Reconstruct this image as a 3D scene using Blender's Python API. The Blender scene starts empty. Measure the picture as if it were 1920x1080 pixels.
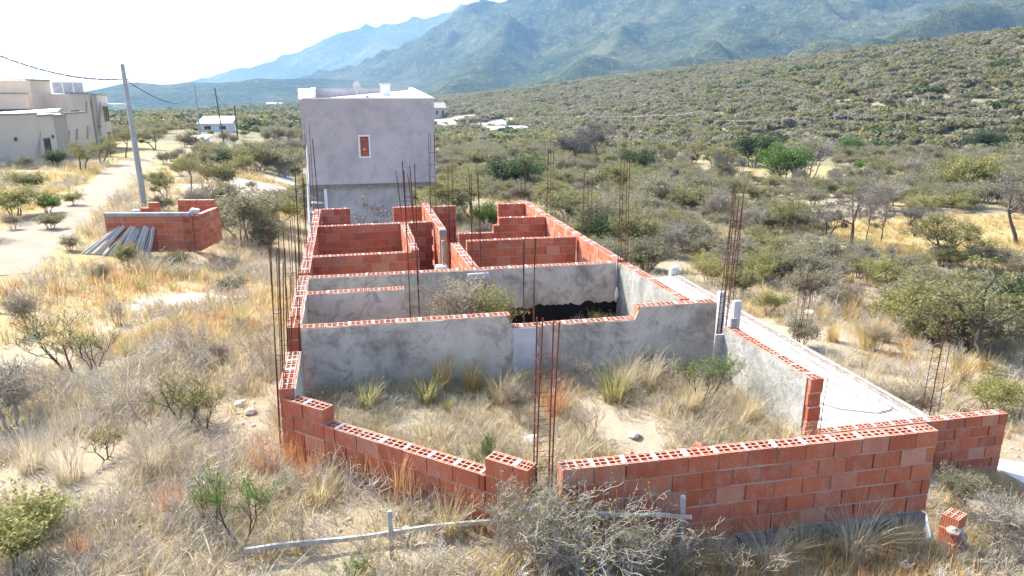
import bpy, bmesh, math, random
import numpy as np
from mathutils import Vector, Matrix, Euler

scene = bpy.context.scene
COL = scene.collection
R = math.radians

# ------------------------------------------------------------------ camera
CAM_H = 4.56
FPX = 1340.0                      # focal length in pixels of a 1920 wide frame
PITCH = math.atan((540 - 180) / FPX)
YAW = R(13.0)
cam_data = bpy.data.cameras.new("camera")
cam_data.sensor_width = 36.0
cam_data.lens = FPX / 1920 * 36.0
cam_data.clip_start = 0.1
cam_data.clip_end = 40000
cam = bpy.data.objects.new("camera", cam_data)
COL.objects.link(cam)
cam.location = (0, 0, CAM_H)
cam.rotation_euler = Euler((math.pi / 2 - PITCH, 0, -YAW), 'XYZ')
scene.camera = cam

# ------------------------------------------------------------------ world, sun, exposure
SUN_EL = R(44.0)
SUN_PHI = R(40.5)                 # left of +Y
SUN_DIR = Vector((-math.cos(SUN_EL) * math.sin(SUN_PHI), math.cos(SUN_EL) * math.cos(SUN_PHI), math.sin(SUN_EL)))
world = bpy.data.worlds.new("World")
scene.world = world
world.use_nodes = True
wn = world.node_tree.nodes
bg = wn["Background"]
sky = wn.new("ShaderNodeTexSky")
sky.sky_type = 'NISHITA'
sky.sun_disc = False
sky.sun_elevation = SUN_EL
sky.sun_rotation = -SUN_PHI
sky.altitude = 900
sky.air_density = 0.55
sky.dust_density = 6.0
sky.ozone_density = 1.0
world.node_tree.links.new(sky.outputs[0], bg.inputs[0])
bg.inputs[1].default_value = 0.15
sun_data = bpy.data.lights.new("sun", 'SUN')
sun_data.energy = 3.4
sun_data.angle = R(0.53)
sun_data.color = (1.0, 0.94, 0.84)
sun = bpy.data.objects.new("sun", sun_data)
COL.objects.link(sun)
sun.location = (-30, 30, 60)
sun.rotation_euler = SUN_DIR.to_track_quat('Z', 'Y').to_euler()
vs = scene.view_settings
vs.view_transform = 'Standard'
vs.look = 'None'
vs.gamma = 1.0
vs.exposure = 1.9
vs.use_curve_mapping = False

# ------------------------------------------------------------------ surveying helpers (pixel of the photograph -> place)
def ray(x, y):
    cx = (x - 960) / FPX
    cy = (y - 540) / FPX
    fw = math.cos(PITCH) - cy * math.sin(PITCH)
    dn = math.sin(PITCH) + cy * math.cos(PITCH)
    return Vector((cx * math.cos(YAW) + fw * math.sin(YAW), -cx * math.sin(YAW) + fw * math.cos(YAW), -dn))
def at_z(x, y, z=0.0):
    r = ray(x, y)
    return Vector((0, 0, CAM_H)) + r * ((z - CAM_H) / r.z)
def at_y(x, y, Y):
    r = ray(x, y)
    return Vector((0, 0, CAM_H)) + r * (Y / r.y)
def at_d(x, y, d):
    r = ray(x, y)
    return Vector((0, 0, CAM_H)) + r * (d / math.hypot(r.x, r.y))

# ------------------------------------------------------------------ numpy noise
def _hash(ix, iy, seed):
    n = (ix * 374761393 + iy * 668265263 + seed * 982451653) & 0xFFFFFFFF
    n = ((n ^ (n >> 13)) * 1274126177) & 0xFFFFFFFF
    n = n ^ (n >> 16)
    return (n & 0xFFFF) / 65535.0
def vnoise(x, y, seed=0):
    x = np.asarray(x, dtype=np.float64); y = np.asarray(y, dtype=np.float64)
    x0 = np.floor(x).astype(np.int64); y0 = np.floor(y).astype(np.int64)
    fx = x - x0; fy = y - y0
    fx = fx * fx * fx * (fx * (fx * 6 - 15) + 10); fy = fy * fy * fy * (fy * (fy * 6 - 15) + 10)
    a = _hash(x0, y0, seed); b = _hash(x0 + 1, y0, seed); c = _hash(x0, y0 + 1, seed); d = _hash(x0 + 1, y0 + 1, seed)
    return (a * (1 - fx) + b * fx) * (1 - fy) + (c * (1 - fx) + d * fx) * fy
def fbm(x, y, octv=4, seed=0, gain=0.5):
    s = 0; a = 1.0; t = 0
    for o in range(octv):
        s = s + a * vnoise(x * 2 ** o + 17.3 * o, y * 2 ** o - 9.1 * o, seed + o)
        t += a; a *= gain
    return s / t
def ridged(x, y, octv=5, seed=0, gain=0.55):
    s = 0; a = 1.0; t = 0
    for o in range(octv):
        n = 1 - np.abs(2 * vnoise(x * 2 ** o + 3.7 * o, y * 2 ** o + 5.9 * o, seed + o) - 1)
        s = s + a * n * n
        t += a; a *= gain
    return s / t
def ss(a, b, x):
    t = np.clip((np.asarray(x, dtype=np.float64) - a) / (b - a), 0, 1)
    return t * t * (3 - 2 * t)

# ------------------------------------------------------------------ mesh helpers
def mesh_np(name, verts, faces, mats=None, midx=None, smooth=False):
    """verts (n,3) array, faces list/array of equal-length index tuples or mixed list"""
    me = bpy.data.meshes.new(name)
    verts = np.asarray(verts, dtype=np.float32).reshape(-1, 3)
    if isinstance(faces, np.ndarray):
        nf, k = faces.shape
        me.vertices.add(len(verts)); me.vertices.foreach_set("co", verts.ravel())
        me.loops.add(nf * k); me.loops.foreach_set("vertex_index", faces.astype(np.int32).ravel())
        me.polygons.add(nf)
        me.polygons.foreach_set("loop_start", np.arange(0, nf * k, k, dtype=np.int32))
        me.update(calc_edges=True)
    else:
        me.from_pydata([tuple(v) for v in verts.tolist()], [], [tuple(f) for f in faces])
        me.update()
    if mats:
        for m in (mats if isinstance(mats, (list, tuple)) else [mats]):
            me.materials.append(m)
    if midx is not None:
        me.polygons.foreach_set("material_index", np.asarray(midx, dtype=np.int32))
    if smooth:
        me.polygons.foreach_set("use_smooth", np.ones(len(me.polygons), dtype=bool))
    return me

class MB:
    """collects shapes for one mesh"""
    def __init__(s): s.v = []; s.f = []; s.m = []; s.mi = 0
    def add(s, vs_, fs):
        o = len(s.v); s.v += [tuple(v) for v in vs_]
        for f in fs: s.f.append(tuple(i + o for i in f)); s.m.append(s.mi)
    def box(s, x0, y0, z0, x1, y1, z1):
        s.add([(x0,y0,z0),(x1,y0,z0),(x1,y1,z0),(x0,y1,z0),(x0,y0,z1),(x1,y0,z1),(x1,y1,z1),(x0,y1,z1)],
              [(0,3,2,1),(4,5,6,7),(0,1,5,4),(1,2,6,5),(2,3,7,6),(3,0,4,7)])
    def cbox(s, x0, y0, z0, x1, y1, z1, c=0.006):
        """box with chamfered edges"""
        bm = bmesh.new()
        bmesh.ops.create_cube(bm, size=1.0)
        for v in bm.verts:
            v.co = Vector(((x0+x1)/2 + v.co.x*(x1-x0), (y0+y1)/2 + v.co.y*(y1-y0), (z0+z1)/2 + v.co.z*(z1-z0)))
        bmesh.ops.bevel(bm, geom=bm.edges[:], offset=c, segments=1, affect='EDGES')
        bm.verts.ensure_lookup_table()
        s.add([v.co[:] for v in bm.verts], [[v.index for v in f.verts] for f in bm.faces])
        bm.free()
    def prism(s, poly, z0, z1):
        """poly: xy list counter-clockwise"""
        n = len(poly)
        s.add([(x,y,z0) for x,y in poly] + [(x,y,z1) for x,y in poly],
              [tuple(range(n-1,-1,-1)), tuple(range(n,2*n))] + [(i,(i+1)%n,(i+1)%n+n,i+n) for i in range(n)])
    def hexa(s, p):
        s.add(p, [(0,3,2,1),(4,5,6,7),(0,1,5,4),(1,2,6,5),(2,3,7,6),(3,0,4,7)])
    def tube(s, pts, rad, n=6, cap=True):
        pts = [Vector(p) for p in pts]
        if not isinstance(rad, (list, tuple)): rad = [rad]*len(pts)
        rings = []
        for i, p in enumerate(pts):
            d = (pts[min(i+1,len(pts)-1)] - pts[max(i-1,0)])
            if d.length < 1e-9: d = Vector((0,0,1))
            d.normalize()
            a = d.orthogonal().normalized(); b = d.cross(a)
            if i == 0: a0 = a
            else:
                a = (a0 - d*a0.dot(d)); a = a.normalized() if a.length > 1e-6 else d.orthogonal().normalized(); b = d.cross(a); a0 = a
            rings.append([p + (a*math.cos(2*math.pi*k/n) + b*math.sin(2*math.pi*k/n))*rad[i] for k in range(n)])
        vs_ = [v for r_ in rings for v in r_]; fs = []
        for i in range(len(rings)-1):
            for k in range(n):
                fs.append((i*n+k, i*n+(k+1)%n, (i+1)*n+(k+1)%n, (i+1)*n+k))
        if cap:
            fs.append(tuple(range(n-1,-1,-1))); fs.append(tuple((len(rings)-1)*n+k for k in range(n)))
        s.add(vs_, fs)
    def mesh(s, name, mats, smooth=False):
        me = bpy.data.meshes.new(name); me.from_pydata(s.v, [], s.f)
        for m in (mats if isinstance(mats,(list,tuple)) else [mats]): me.materials.append(m)
        if any(s.m): me.polygons.foreach_set("material_index", s.m)
        if smooth: me.polygons.foreach_set("use_smooth", [True]*len(me.polygons))
        me.update(); return me
    def build(s, name, mats, parent=None, smooth=False):
        return put(name, s.mesh(name, mats, smooth), parent)

def put(name, me, parent=None, loc=None, rot=None, scl=None):
    o = bpy.data.objects.new(name, me); COL.objects.link(o)
    if parent: o.parent = parent
    if loc is not None: o.location = loc
    if rot is not None: o.rotation_euler = rot
    if scl is not None: o.scale = scl
    return o
def thing(name, label, cat, loc=(0,0,0), rz=0.0, group=None):
    o = bpy.data.objects.new(name, None); COL.objects.link(o)
    o.empty_display_size = 0.2
    o.location = loc; o.rotation_euler = (0,0,rz)
    return tag(o, label, cat, group)
def tag(o, label=None, cat=None, group=None, kind=None):
    if label: o["label"] = label
    if cat: o["category"] = cat
    if group: o["group"] = group
    if kind: o["kind"] = kind
    return o

# ------------------------------------------------------------------ materials
def new_mat(name):
    m = bpy.data.materials.new(name); m.use_nodes = True
    nt = m.node_tree; b = nt.nodes["Principled BSDF"]
    b.inputs["Roughness"].default_value = 0.85
    b.inputs["Specular IOR Level"].default_value = 0.25
    return m, nt, b
def N(nt, t, **kw):
    n = nt.nodes.new(t)
    for k, v in kw.items():
        if k.startswith('i_'): n.inputs[k[2:].replace('_',' ')].default_value = v
        else: setattr(n, k, v)
    return n
def ramp(nt, fac, stops):
    r = nt.nodes.new("ShaderNodeValToRGB")
    el = r.color_ramp.elements
    while len(el) < len(stops): el.new(0.5)
    for e, (p, c) in zip(el, stops):
        e.position = p; e.color = (*c, 1) if len(c) == 3 else c
    nt.links.new(fac, r.inputs[0]); return r.outputs[0]
def mixc(nt, fac, a, b, mode='MIX'):
    n = nt.nodes.new("ShaderNodeMix"); n.data_type = 'RGBA'; n.blend_type = mode
    for s_, v in ((n.inputs[0], fac), (n.inputs[6], a), (n.inputs[7], b)):
        if hasattr(v, 'is_linked'): nt.links.new(v, s_)
        elif isinstance(v, (int, float)): s_.default_value = v
        else: s_.default_value = (*v, 1)
    return n.outputs[2]
def noise(nt, vec, scale, detail=4, rough=0.6, dist=0.0):
    n = nt.nodes.new("ShaderNodeTexNoise")
    n.inputs["Scale"].default_value = scale; n.inputs["Detail"].default_value = detail
    n.inputs["Roughness"].default_value = rough; n.inputs["Distortion"].default_value = dist
    if vec is not None: nt.links.new(vec, n.inputs["Vector"])
    return n.outputs[0]
def bump(nt, b, h, strength=0.4, dist=0.02):
    n = nt.nodes.new("ShaderNodeBump"); n.inputs["Strength"].default_value = strength; n.inputs["Distance"].default_value = dist
    nt.links.new(h, n.inputs["Height"]); nt.links.new(n.outputs[0], b.inputs["Normal"])
def objco(nt): return nt.nodes.new("ShaderNodeTexCoord").outputs["Object"]
def geopos(nt): return nt.nodes.new("ShaderNodeNewGeometry").outputs["Position"]
def objrand(nt): return nt.nodes.new("ShaderNodeObjectInfo").outputs["Random"]
def math_(nt, op, a, b=None, clamp=False):
    n = nt.nodes.new("ShaderNodeMath"); n.operation = op; n.use_clamp = clamp
    for i, v in enumerate((a, b)):
        if v is None: continue
        if hasattr(v, 'is_linked'): nt.links.new(v, n.inputs[i])
        else: n.inputs[i].default_value = v
    return n.outputs[0]

def mat_simple(name, col, rough=0.8, var=0.25, scale=6.0, bstr=0.2, metallic=0.0, spec=0.25, world=False, bdist=0.01):
    m, nt, b = new_mat(name)
    v = geopos(nt) if world else objco(nt)
    n1 = noise(nt, v, scale, 5, 0.65)
    c0 = tuple(c*(1-var) for c in col); c1 = tuple(min(1, c*(1+var)) for c in col)
    nt.links.new(ramp(nt, n1, [(0.3, c0), (0.7, c1)]), b.inputs["Base Color"])
    b.inputs["Roughness"].default_value = rough; b.inputs["Metallic"].default_value = metallic
    b.inputs["Specular IOR Level"].default_value = spec
    if bstr: bump(nt, b, noise(nt, v, scale*4, 4), bstr, bdist)
    return m

def mat_brick():
    m, nt, b = new_mat("hollow_clay_brick")
    rnd = objrand(nt); co = objco(nt); gp = geopos(nt)
    c = ramp(nt, rnd, [(0.0,(0.38,0.1,0.048)),(0.35,(0.46,0.125,0.057)),(0.7,(0.52,0.15,0.07)),(0.86,(0.5,0.185,0.1)),(1.0,(0.56,0.27,0.18))])
    dust = noise(nt, gp, 5.0, 6, 0.7)
    c = mixc(nt, ramp(nt, dust, [(0.48,(0,0,0)),(0.72,(0.6,0.6,0.6))]), c, (0.5,0.33,0.25))
    fine = noise(nt, gp, 60.0, 3)
    c = mixc(nt, ramp(nt, fine, [(0.35,(0,0,0)),(0.7,(0.35,0.35,0.35))]), c, (0.3,0.07,0.04))
    stain = noise(nt, gp, 1.7, 5, 0.7)
    c = mixc(nt, ramp(nt, stain, [(0.5,(0,0,0)),(0.75,(0.45,0.45,0.45))]), c, (0.27,0.1,0.06))
    mp2 = N(nt, "ShaderNodeMapping"); mp2.inputs["Scale"].default_value = (5.0,5.0,0.9); nt.links.new(gp, mp2.inputs[0])
    sm = noise(nt, mp2.outputs[0], 2.6, 5, 0.7, 0.8)
    c = mixc(nt, ramp(nt, sm, [(0.62,(0,0,0)),(0.72,(0.55,0.55,0.55))]), c, (0.5,0.41,0.34))
    # building dust and painted-in sun glare, both paling every upward face
    nz = nt.nodes.new("ShaderNodeSeparateXYZ"); nt.links.new(nt.nodes.new("ShaderNodeNewGeometry").outputs["True Normal"], nz.inputs[0])
    up = math_(nt, 'MULTIPLY', math_(nt, 'GREATER_THAN', nz.outputs[2], 0.8), math_(nt, 'ADD', math_(nt,'MULTIPLY', dust, 0.7), 0.1), True)
    c = mixc(nt, up, c, (0.58,0.43,0.36))
    nt.links.new(c, b.inputs["Base Color"])
    # extruded vertical ribs along the two long and short faces
    w = N(nt, "ShaderNodeTexWave"); w.wave_type='BANDS'; w.bands_direction='DIAGONAL'
    mp = N(nt, "ShaderNodeMapping"); mp.inputs["Scale"].default_value = (1,1,0)
    nt.links.new(co, mp.inputs[0]); nt.links.new(mp.outputs[0], w.inputs[0])
    w.inputs["Scale"].default_value = 24.0; w.inputs["Distortion"].default_value = 0.0
    h = math_(nt, 'ADD', w.outputs[1], math_(nt, 'MULTIPLY', fine, 0.6))
    bump(nt, b, h, 0.55, 0.006)
    return m
def mat_plaster(name, base=(0.53,0.462,0.37), dark=(0.23,0.2,0.16), light=(0.66,0.585,0.475), rough_bump=0.35, s=1.0):
    m, nt, b = new_mat(name)
    gp = geopos(nt)
    big = noise(nt, gp, 1.1*s, 6, 0.68, 0.6); med = noise(nt, gp, 4.0*s, 6, 0.7, 0.8); fine = noise(nt, gp, 70, 3)
    c = ramp(nt, big, [(0.33,dark),(0.47,base),(0.62,light)])
    c = mixc(nt, ramp(nt, med, [(0.5,(0,0,0)),(0.66,(0.75,0.75,0.75))]), c, dark)
    # rain streaks: noise stretched down the wall
    mp = N(nt, "ShaderNodeMapping"); mp.inputs["Scale"].default_value = (3.0,3.0,0.35); nt.links.new(gp, mp.inputs[0])
    st = noise(nt, mp.outputs[0], 2.0, 4, 0.6)
    c = mixc(nt, ramp(nt, st, [(0.55,(0,0,0)),(0.75,(0.5,0.5,0.5))]), c, light)
    c = mixc(nt, ramp(nt, fine, [(0.3,(0,0,0)),(0.8,(0.3,0.3,0.3))]), c, dark)
    nt.links.new(c, b.inputs["Base Color"]); b.inputs["Roughness"].default_value = 0.92
    bump(nt, b, math_(nt,'ADD', med, math_(nt,'MULTIPLY', fine, 0.5)), rough_bump, 0.02)
    return m
def mat_leaf(name, cols, trans=0.35, rough=0.6):
    m = bpy.data.materials.new(name); m.use_nodes = True
    nt = m.node_tree; nt.nodes.clear()
    out = nt.nodes.new("ShaderNodeOutputMaterial")
    rnd = objrand(nt)
    gi = nt.nodes.new("ShaderNodeNewGeometry").outputs["Random Per Island"]
    k = math_(nt, 'ADD', math_(nt,'MULTIPLY', rnd, 0.5), math_(nt,'MULTIPLY', gi, 0.5))
    c = ramp(nt, k, [(i/(len(cols)-1) if len(cols)>1 else 0, q) for i, q in enumerate(cols)])
    d = nt.nodes.new("ShaderNodeBsdfPrincipled"); d.inputs["Roughness"].default_value = rough; d.inputs["Specular IOR Level"].default_value = 0.25
    t = nt.nodes.new("ShaderNodeBsdfTranslucent")
    nt.links.new(c, d.inputs["Base Color"]); nt.links.new(c, t.inputs[0])
    mx = nt.nodes.new("ShaderNodeMixShader"); mx.inputs[0].default_value = trans
    nt.links.new(d.outputs[0], mx.inputs[1]); nt.links.new(t.outputs[0], mx.inputs[2]); nt.links.new(mx.outputs[0], out.inputs[0])
    return m
def mat_bark(name, c0, c1):
    m, nt, b = new_mat(name)
    n1 = noise(nt, objco(nt), 12, 5, 0.7)
    c = ramp(nt, n1, [(0.3,c0),(0.7,c1)])
    rv = objrand(nt)
    c = mixc(nt, math_(nt,'MULTIPLY', rv, 0.35), c, tuple(min(1,x*1.5) for x in c1))
    nt.links.new(c, b.inputs["Base Color"]); b.inputs["Roughness"].default_value = 0.9
    return m

M = {}
M['brick'] = mat_brick()
M['mortar'] = mat_simple("mortar", (0.4,0.33,0.28), 0.95, 0.2, 18, 0.5, world=True)
M['mortar_top'] = mat_simple("bright_mortar_drops", (0.66,0.63,0.58), 0.95, 0.15, 22, 0.5, world=True)
M['plaster'] = mat_plaster("grey_cement_plaster")
M['plaster_rough'] = mat_plaster("rough_cement_render", (0.3,0.3,0.27), (0.17,0.175,0.155), (0.4,0.4,0.37), 0.9, 1.8)
M['house_plaster'] = mat_plaster("smooth_grey_house_plaster", (0.475,0.43,0.4), (0.38,0.343,0.32), (0.555,0.505,0.47), 0.08, 0.55)
M['slab'] = mat_simple('bright_slab_concrete', (0.62,0.6,0.56), 0.9, 0.12, 1.5, 0.25, world=True)
M['concrete'] = mat_simple("pale_concrete", (0.5,0.485,0.455), 0.9, 0.2, 2.5, 0.25, world=True)
M['footing'] = mat_plaster('dirty_shaded_footing_concrete', (0.2,0.185,0.16), (0.12,0.11,0.095), (0.28,0.26,0.23), 0.9, 2.0)  # dirt and the shade under the wall are both put into this dark colour
M['concrete_grey'] = mat_simple("grey_concrete", (0.3,0.29,0.27), 0.9, 0.3, 5, 0.4, world=True)
M['white_paint'] = mat_simple("white_paint", (0.78,0.77,0.75), 0.6, 0.05, 3, 0.05, world=True)
M['block'] = mat_plaster("grey_block_wall", (0.46,0.43,0.4), (0.37,0.345,0.32), (0.54,0.51,0.475), 0.2, 0.8)
M['rust'] = mat_simple("rusty_steel", (0.11,0.045,0.028), 0.85, 0.5, 30, 0.3, metallic=0.3, world=True)
M['rust_red'] = mat_simple("red_primed_rusty_steel", (0.17,0.045,0.03), 0.85, 0.4, 30, 0.3, metallic=0.2, world=True)
M['bitumen'] = mat_simple("black_bitumen", (0.006,0.006,0.006), 0.7, 0.3, 20, 0.3, world=True)
M['wood_grey'] = mat_simple("weathered_grey_wood", (0.4,0.38,0.345), 0.9, 0.3, 14, 0.5)
M['wood_orange'] = mat_simple("orange_formwork_board", (0.5,0.3,0.15), 0.85, 0.15, 8, 0.3)
M['pole'] = mat_simple("grey_concrete_pole", (0.36,0.37,0.35), 0.9, 0.15, 4, 0.2)
M['cable'] = mat_simple("black_cable", (0.03,0.03,0.035), 0.6, 0.2, 4, 0.0)
M['wire'] = mat_simple("steel_wire", (0.42,0.41,0.4), 0.6, 0.2, 4, 0.0)
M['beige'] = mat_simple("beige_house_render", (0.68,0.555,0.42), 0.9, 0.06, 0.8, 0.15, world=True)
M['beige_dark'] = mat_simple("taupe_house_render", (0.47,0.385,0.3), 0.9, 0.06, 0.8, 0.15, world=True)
M['glass'] = mat_simple("dark_window_glass", (0.03,0.035,0.04), 0.12, 0.2, 2, 0.0, spec=0.6)
M['blue_glass'] = mat_simple("pale_balustrade_glass", (0.3,0.36,0.42), 0.15, 0.2, 1.2, 0.0, spec=0.6)
M['metal'] = mat_simple("galvanised_sheet", (0.62,0.63,0.64), 0.45, 0.1, 6, 0.05, metallic=0.5)
M['dark_steel'] = mat_simple("dark_steel", (0.12,0.125,0.13), 0.6, 0.2, 6, 0.0, metallic=0.4)
M['white_roof'] = mat_simple("white_roof_sheet", (0.82,0.82,0.82), 0.5, 0.05, 2, 0.0)
M['roof_mud'] = mat_simple("pale_roof_screed", (0.7,0.69,0.68), 0.9, 0.06, 2, 0.1, world=True)
M['bark'] = mat_bark("dark_bark", (0.05,0.038,0.03), (0.12,0.095,0.075))
M['twig'] = mat_bark("grey_twig", (0.2,0.178,0.155), (0.34,0.31,0.275))
M['twig_brown'] = mat_bark("brown_twig", (0.26,0.2,0.145), (0.4,0.325,0.24))
M['twig_pale'] = mat_bark("pale_dry_twig", (0.36,0.325,0.28), (0.52,0.475,0.41))
M['leaf_olive'] = mat_leaf("olive_leaf", [(0.165,0.162,0.066),(0.22,0.213,0.09),(0.285,0.268,0.12)],0.5)
M['leaf_grey'] = mat_leaf("grey_green_leaf", [(0.17,0.166,0.1),(0.23,0.218,0.135),(0.29,0.268,0.175)],0.5)
M['leaf_dark'] = mat_leaf("dark_green_leaf", [(0.05,0.075,0.028),(0.075,0.105,0.038),(0.105,0.14,0.055)],0.4)
M['leaf_bright'] = mat_leaf("bright_green_leaf", [(0.08,0.14,0.025),(0.12,0.2,0.035),(0.18,0.27,0.06)])
M['leaf_yellow'] = mat_leaf("yellow_green_leaf", [(0.21,0.21,0.065),(0.29,0.28,0.09),(0.36,0.34,0.13)],0.42)
M['leaf_brown'] = mat_leaf("dry_brown_leaf", [(0.2,0.175,0.12),(0.275,0.242,0.172),(0.345,0.31,0.23)],0.48)
M['leaf_dead'] = mat_leaf('dead_grey_twigs', [(0.105,0.093,0.08),(0.16,0.143,0.123),(0.22,0.2,0.17)], 0.3)
M['straw'] = mat_leaf("straw_grass", [(0.44,0.345,0.165),(0.54,0.44,0.24),(0.62,0.53,0.34)], 0.45)
M['straw_grey'] = mat_leaf("grey_straw_grass", [(0.4,0.335,0.215),(0.5,0.43,0.295),(0.6,0.535,0.4)], 0.45)
M['gold'] = mat_leaf("golden_grass", [(0.44,0.31,0.11),(0.53,0.39,0.16),(0.58,0.46,0.22)], 0.42)
M['orange_grass'] = mat_leaf("russet_grass", [(0.42,0.2,0.09),(0.52,0.27,0.13),(0.58,0.38,0.2)], 0.42)
M['green_grass'] = mat_leaf("green_yellow_grass", [(0.27,0.265,0.09),(0.38,0.36,0.15),(0.5,0.45,0.22)], 0.42)
M['stone'] = mat_simple("pale_stone", (0.5,0.44,0.37), 0.9, 0.2, 8, 0.4)
M['white_bag'] = mat_simple("white_plastic_bag", (0.7,0.68,0.64), 0.6, 0.1, 8, 0.3)

# ------------------------------------------------------------------ terrain
def crest_points(lst):
    out = []
    for px, py, d in lst:
        p = at_d(px, py, d); out.append((p.x, p.y, p.z))
    return np.array(out)
HILL = crest_points([(760,184,950),(860,181,820),(1000,168,700),(1150,147,600),(1300,130,520),(1500,110,440),(1700,88,380),(1920,61,330),(2200,10,300),(2700,-60,300)])
def poly_dist(X, Y, P):
    """nearest distance to polyline P (xy) and interpolated z of the nearest point"""
    best = np.full(np.shape(X), 1e18); zc = np.zeros(np.shape(X))
    for a, b in zip(P[:-1], P[1:]):
        d = b[:2] - a[:2]; L2 = d @ d
        t = np.clip(((X - a[0]) * d[0] + (Y - a[1]) * d[1]) / L2, 0, 1)
        q = (X - a[0] - t * d[0]) ** 2 + (Y - a[1] - t * d[1]) ** 2
        w = q < best
        best = np.where(w, q, best); zc = np.where(w, a[2] + t * (b[2] - a[2]), zc)
    return np.sqrt(best), zc
def g(X, Y, detail=True):
    X = np.asarray(X, dtype=np.float64); Y = np.asarray(Y, dtype=np.float64)
    z = 0.30 - 0.34 * ss(0.2, 3.2, X) * (1 - ss(6.6, 9.5, Y)) + 0.0 * X
    fr = 1.25 * ss(5.75, 6.95, X) + 0.65 * ss(6.9, 11.0, X) + 1.1 * ss(10, 32, X)
    fb = 1.75 * ss(13.5, 29, Y) * ss(-9, 1, X) + 0.55 * ss(9, 26, Y)
    z = z - np.maximum(fr, fb) - 0.35 * np.minimum(fr, fb)
    z = z + 0.7 * ss(-9, -22, X) * ss(20, 40, Y) - 0.45 * ss(-1.5, -8, X) * (1 - ss(14, 26, Y))
    far = np.maximum(0, Y * 0.95 + 0.05 * np.abs(X) - 38)
    z = z - 42 * (1 - np.exp(-far / 2000.0))
    s, zc = poly_dist(X, Y, HILL)
    # width of the slope grows with the distance of the crest
    r = np.hypot(X, Y)
    W = 120 + 0.28 * r
    k = np.clip(1 - s / W, 0, 1) ** 1.25
    z = z + (zc - z) * k
    if detail:
        z = z + 0.10 * (fbm(X * 0.5, Y * 0.5, 4, 3) - 0.5) + ss(40, 200, r) * 1.2 * (fbm(X * 0.03, Y * 0.03, 4, 8) - 0.5)
    return z
def gz(x, y): return float(g(x, y))
def ground_at(px, py):
    r = ray(px, py); o = Vector((0, 0, CAM_H))
    t = 3.0; last = t
    while t < 2500:
        p = o + r * t
        if p.z < gz(p.x, p.y):
            a, b = last, t
            for _ in range(24):
                m = (a + b) / 2; q = o + r * m
                if q.z < gz(q.x, q.y): b = m
                else: a = m
            q = o + r * b; return Vector((q.x, q.y, gz(q.x, q.y)))
        last = t; t *= 1.03
    return o + r * t

ROAD = [(-9.9,22),(-10.6,26),(-11.3,31),(-11.9,36),(-12.7,43),(-14.3,52),(-15.6,60),(-16.2,68),(-15.2,77),(-12,86),(-7,95)]
def road_mid(n=90):
    P = np.array(ROAD, dtype=float); d = np.r_[0, np.cumsum(np.hypot(*np.diff(P, axis=0).T))]
    t = np.linspace(0, d[-1], n)
    x = np.interp(t, d, P[:,0]); y = np.interp(t, d, P[:,1])
    for _ in range(6):
        x[1:-1] = (x[:-2] + 2*x[1:-1] + x[2:]) / 4; y[1:-1] = (y[:-2] + 2*y[1:-1] + y[2:]) / 4
    return x, y
RX, RY = road_mid()
ROADP = np.c_[RX, RY, RX*0]

def mat_ground():
    m, nt, b = new_mat("dry_sandy_ground")
    gp = geopos(nt)
    n1 = noise(nt, gp, 0.55, 6, 0.65, 0.4); n2 = noise(nt, gp, 3.5, 6, 0.7); n3 = noise(nt, gp, 28, 4, 0.7)
    c = ramp(nt, n1, [(0.3,(0.265,0.215,0.14)),(0.5,(0.315,0.265,0.182)),(0.7,(0.37,0.322,0.24))])
    c = mixc(nt, ramp(nt, n2, [(0.45,(0,0,0)),(0.7,(0.7,0.7,0.7))]), c, (0.26,0.21,0.135))
    c = mixc(nt, ramp(nt, n3, [(0.5,(0,0,0)),(0.75,(0.5,0.5,0.5))]), c, (0.2,0.16,0.115))
    at = nt.nodes.new("ShaderNodeAttribute"); at.attribute_name = "cover"
    sep = nt.nodes.new("ShaderNodeSeparateColor"); nt.links.new(at.outputs[0], sep.inputs[0])
    # yellow grass fields
    yc = ramp(nt, n2, [(0.3,(0.28,0.215,0.085)),(0.7,(0.38,0.3,0.14))])
    c = mixc(nt, sep.outputs[0], c, yc)
    # bare whitish soil
    c = mixc(nt, sep.outputs[1], c, mixc(nt, n3, (0.42,0.385,0.335), (0.54,0.505,0.455)))
    # distant scrub cover
    v = N(nt, "ShaderNodeTexVoronoi"); v.inputs["Scale"].default_value = 0.22; v.inputs["Randomness"].default_value = 1.0
    nt.links.new(gp, v.inputs[0])
    n5 = noise(nt, gp, 0.02, 5, 0.6)
    sc = ramp(nt, v.outputs[0], [(0.0,(0.09,0.1,0.05)),(0.45,(0.13,0.132,0.07)),(0.7,(0.19,0.17,0.105))])
    sc = mixc(nt, ramp(nt, n5, [(0.45,(0,0,0)),(0.7,(0.6,0.6,0.6))]), sc, (0.2,0.175,0.1))
    c = mixc(nt, sep.outputs[2], c, sc)
    nt.links.new(c, b.inputs["Base Color"]); b.inputs["Roughness"].default_value = 0.95
    bump(nt, b, math_(nt,'ADD', n2, math_(nt,'MULTIPLY', n3, 0.5)), 0.6, 0.05)
    return m
M['ground'] = mat_ground()
YELLOW = []     # (x, y, rx, ry) patches of yellow grass
WHITE = []
def patch(lst, px, py, rx, ry):
    p = ground_at(px, py); lst.append((p.x, p.y, rx, ry))
for a in ((1850,440,9,7),(1780,470,6,4),(1700,450,6,4),(1880,540,4,4),(1500,320,14,9),(1400,300,14,7),(1650,430,5,4),(250,290,5,8),(140,330,3,5),(100,380,2.2,4),(215,270,6,8),
          (1300,290,14,8),(480,345,3,4),(1640,320,10,6)): patch(YELLOW, *a)
for a in ((325,566,1.25,0.95),(880,240,28,26),(840,228,20,30),(700,245,20,20),(1010,310,5,4),(500,352,3.5,3),(620,355,6,4),(1640,570,1.0,0.8),(440,360,2.4,2)): patch(WHITE, *a)
SANDY = []
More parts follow.
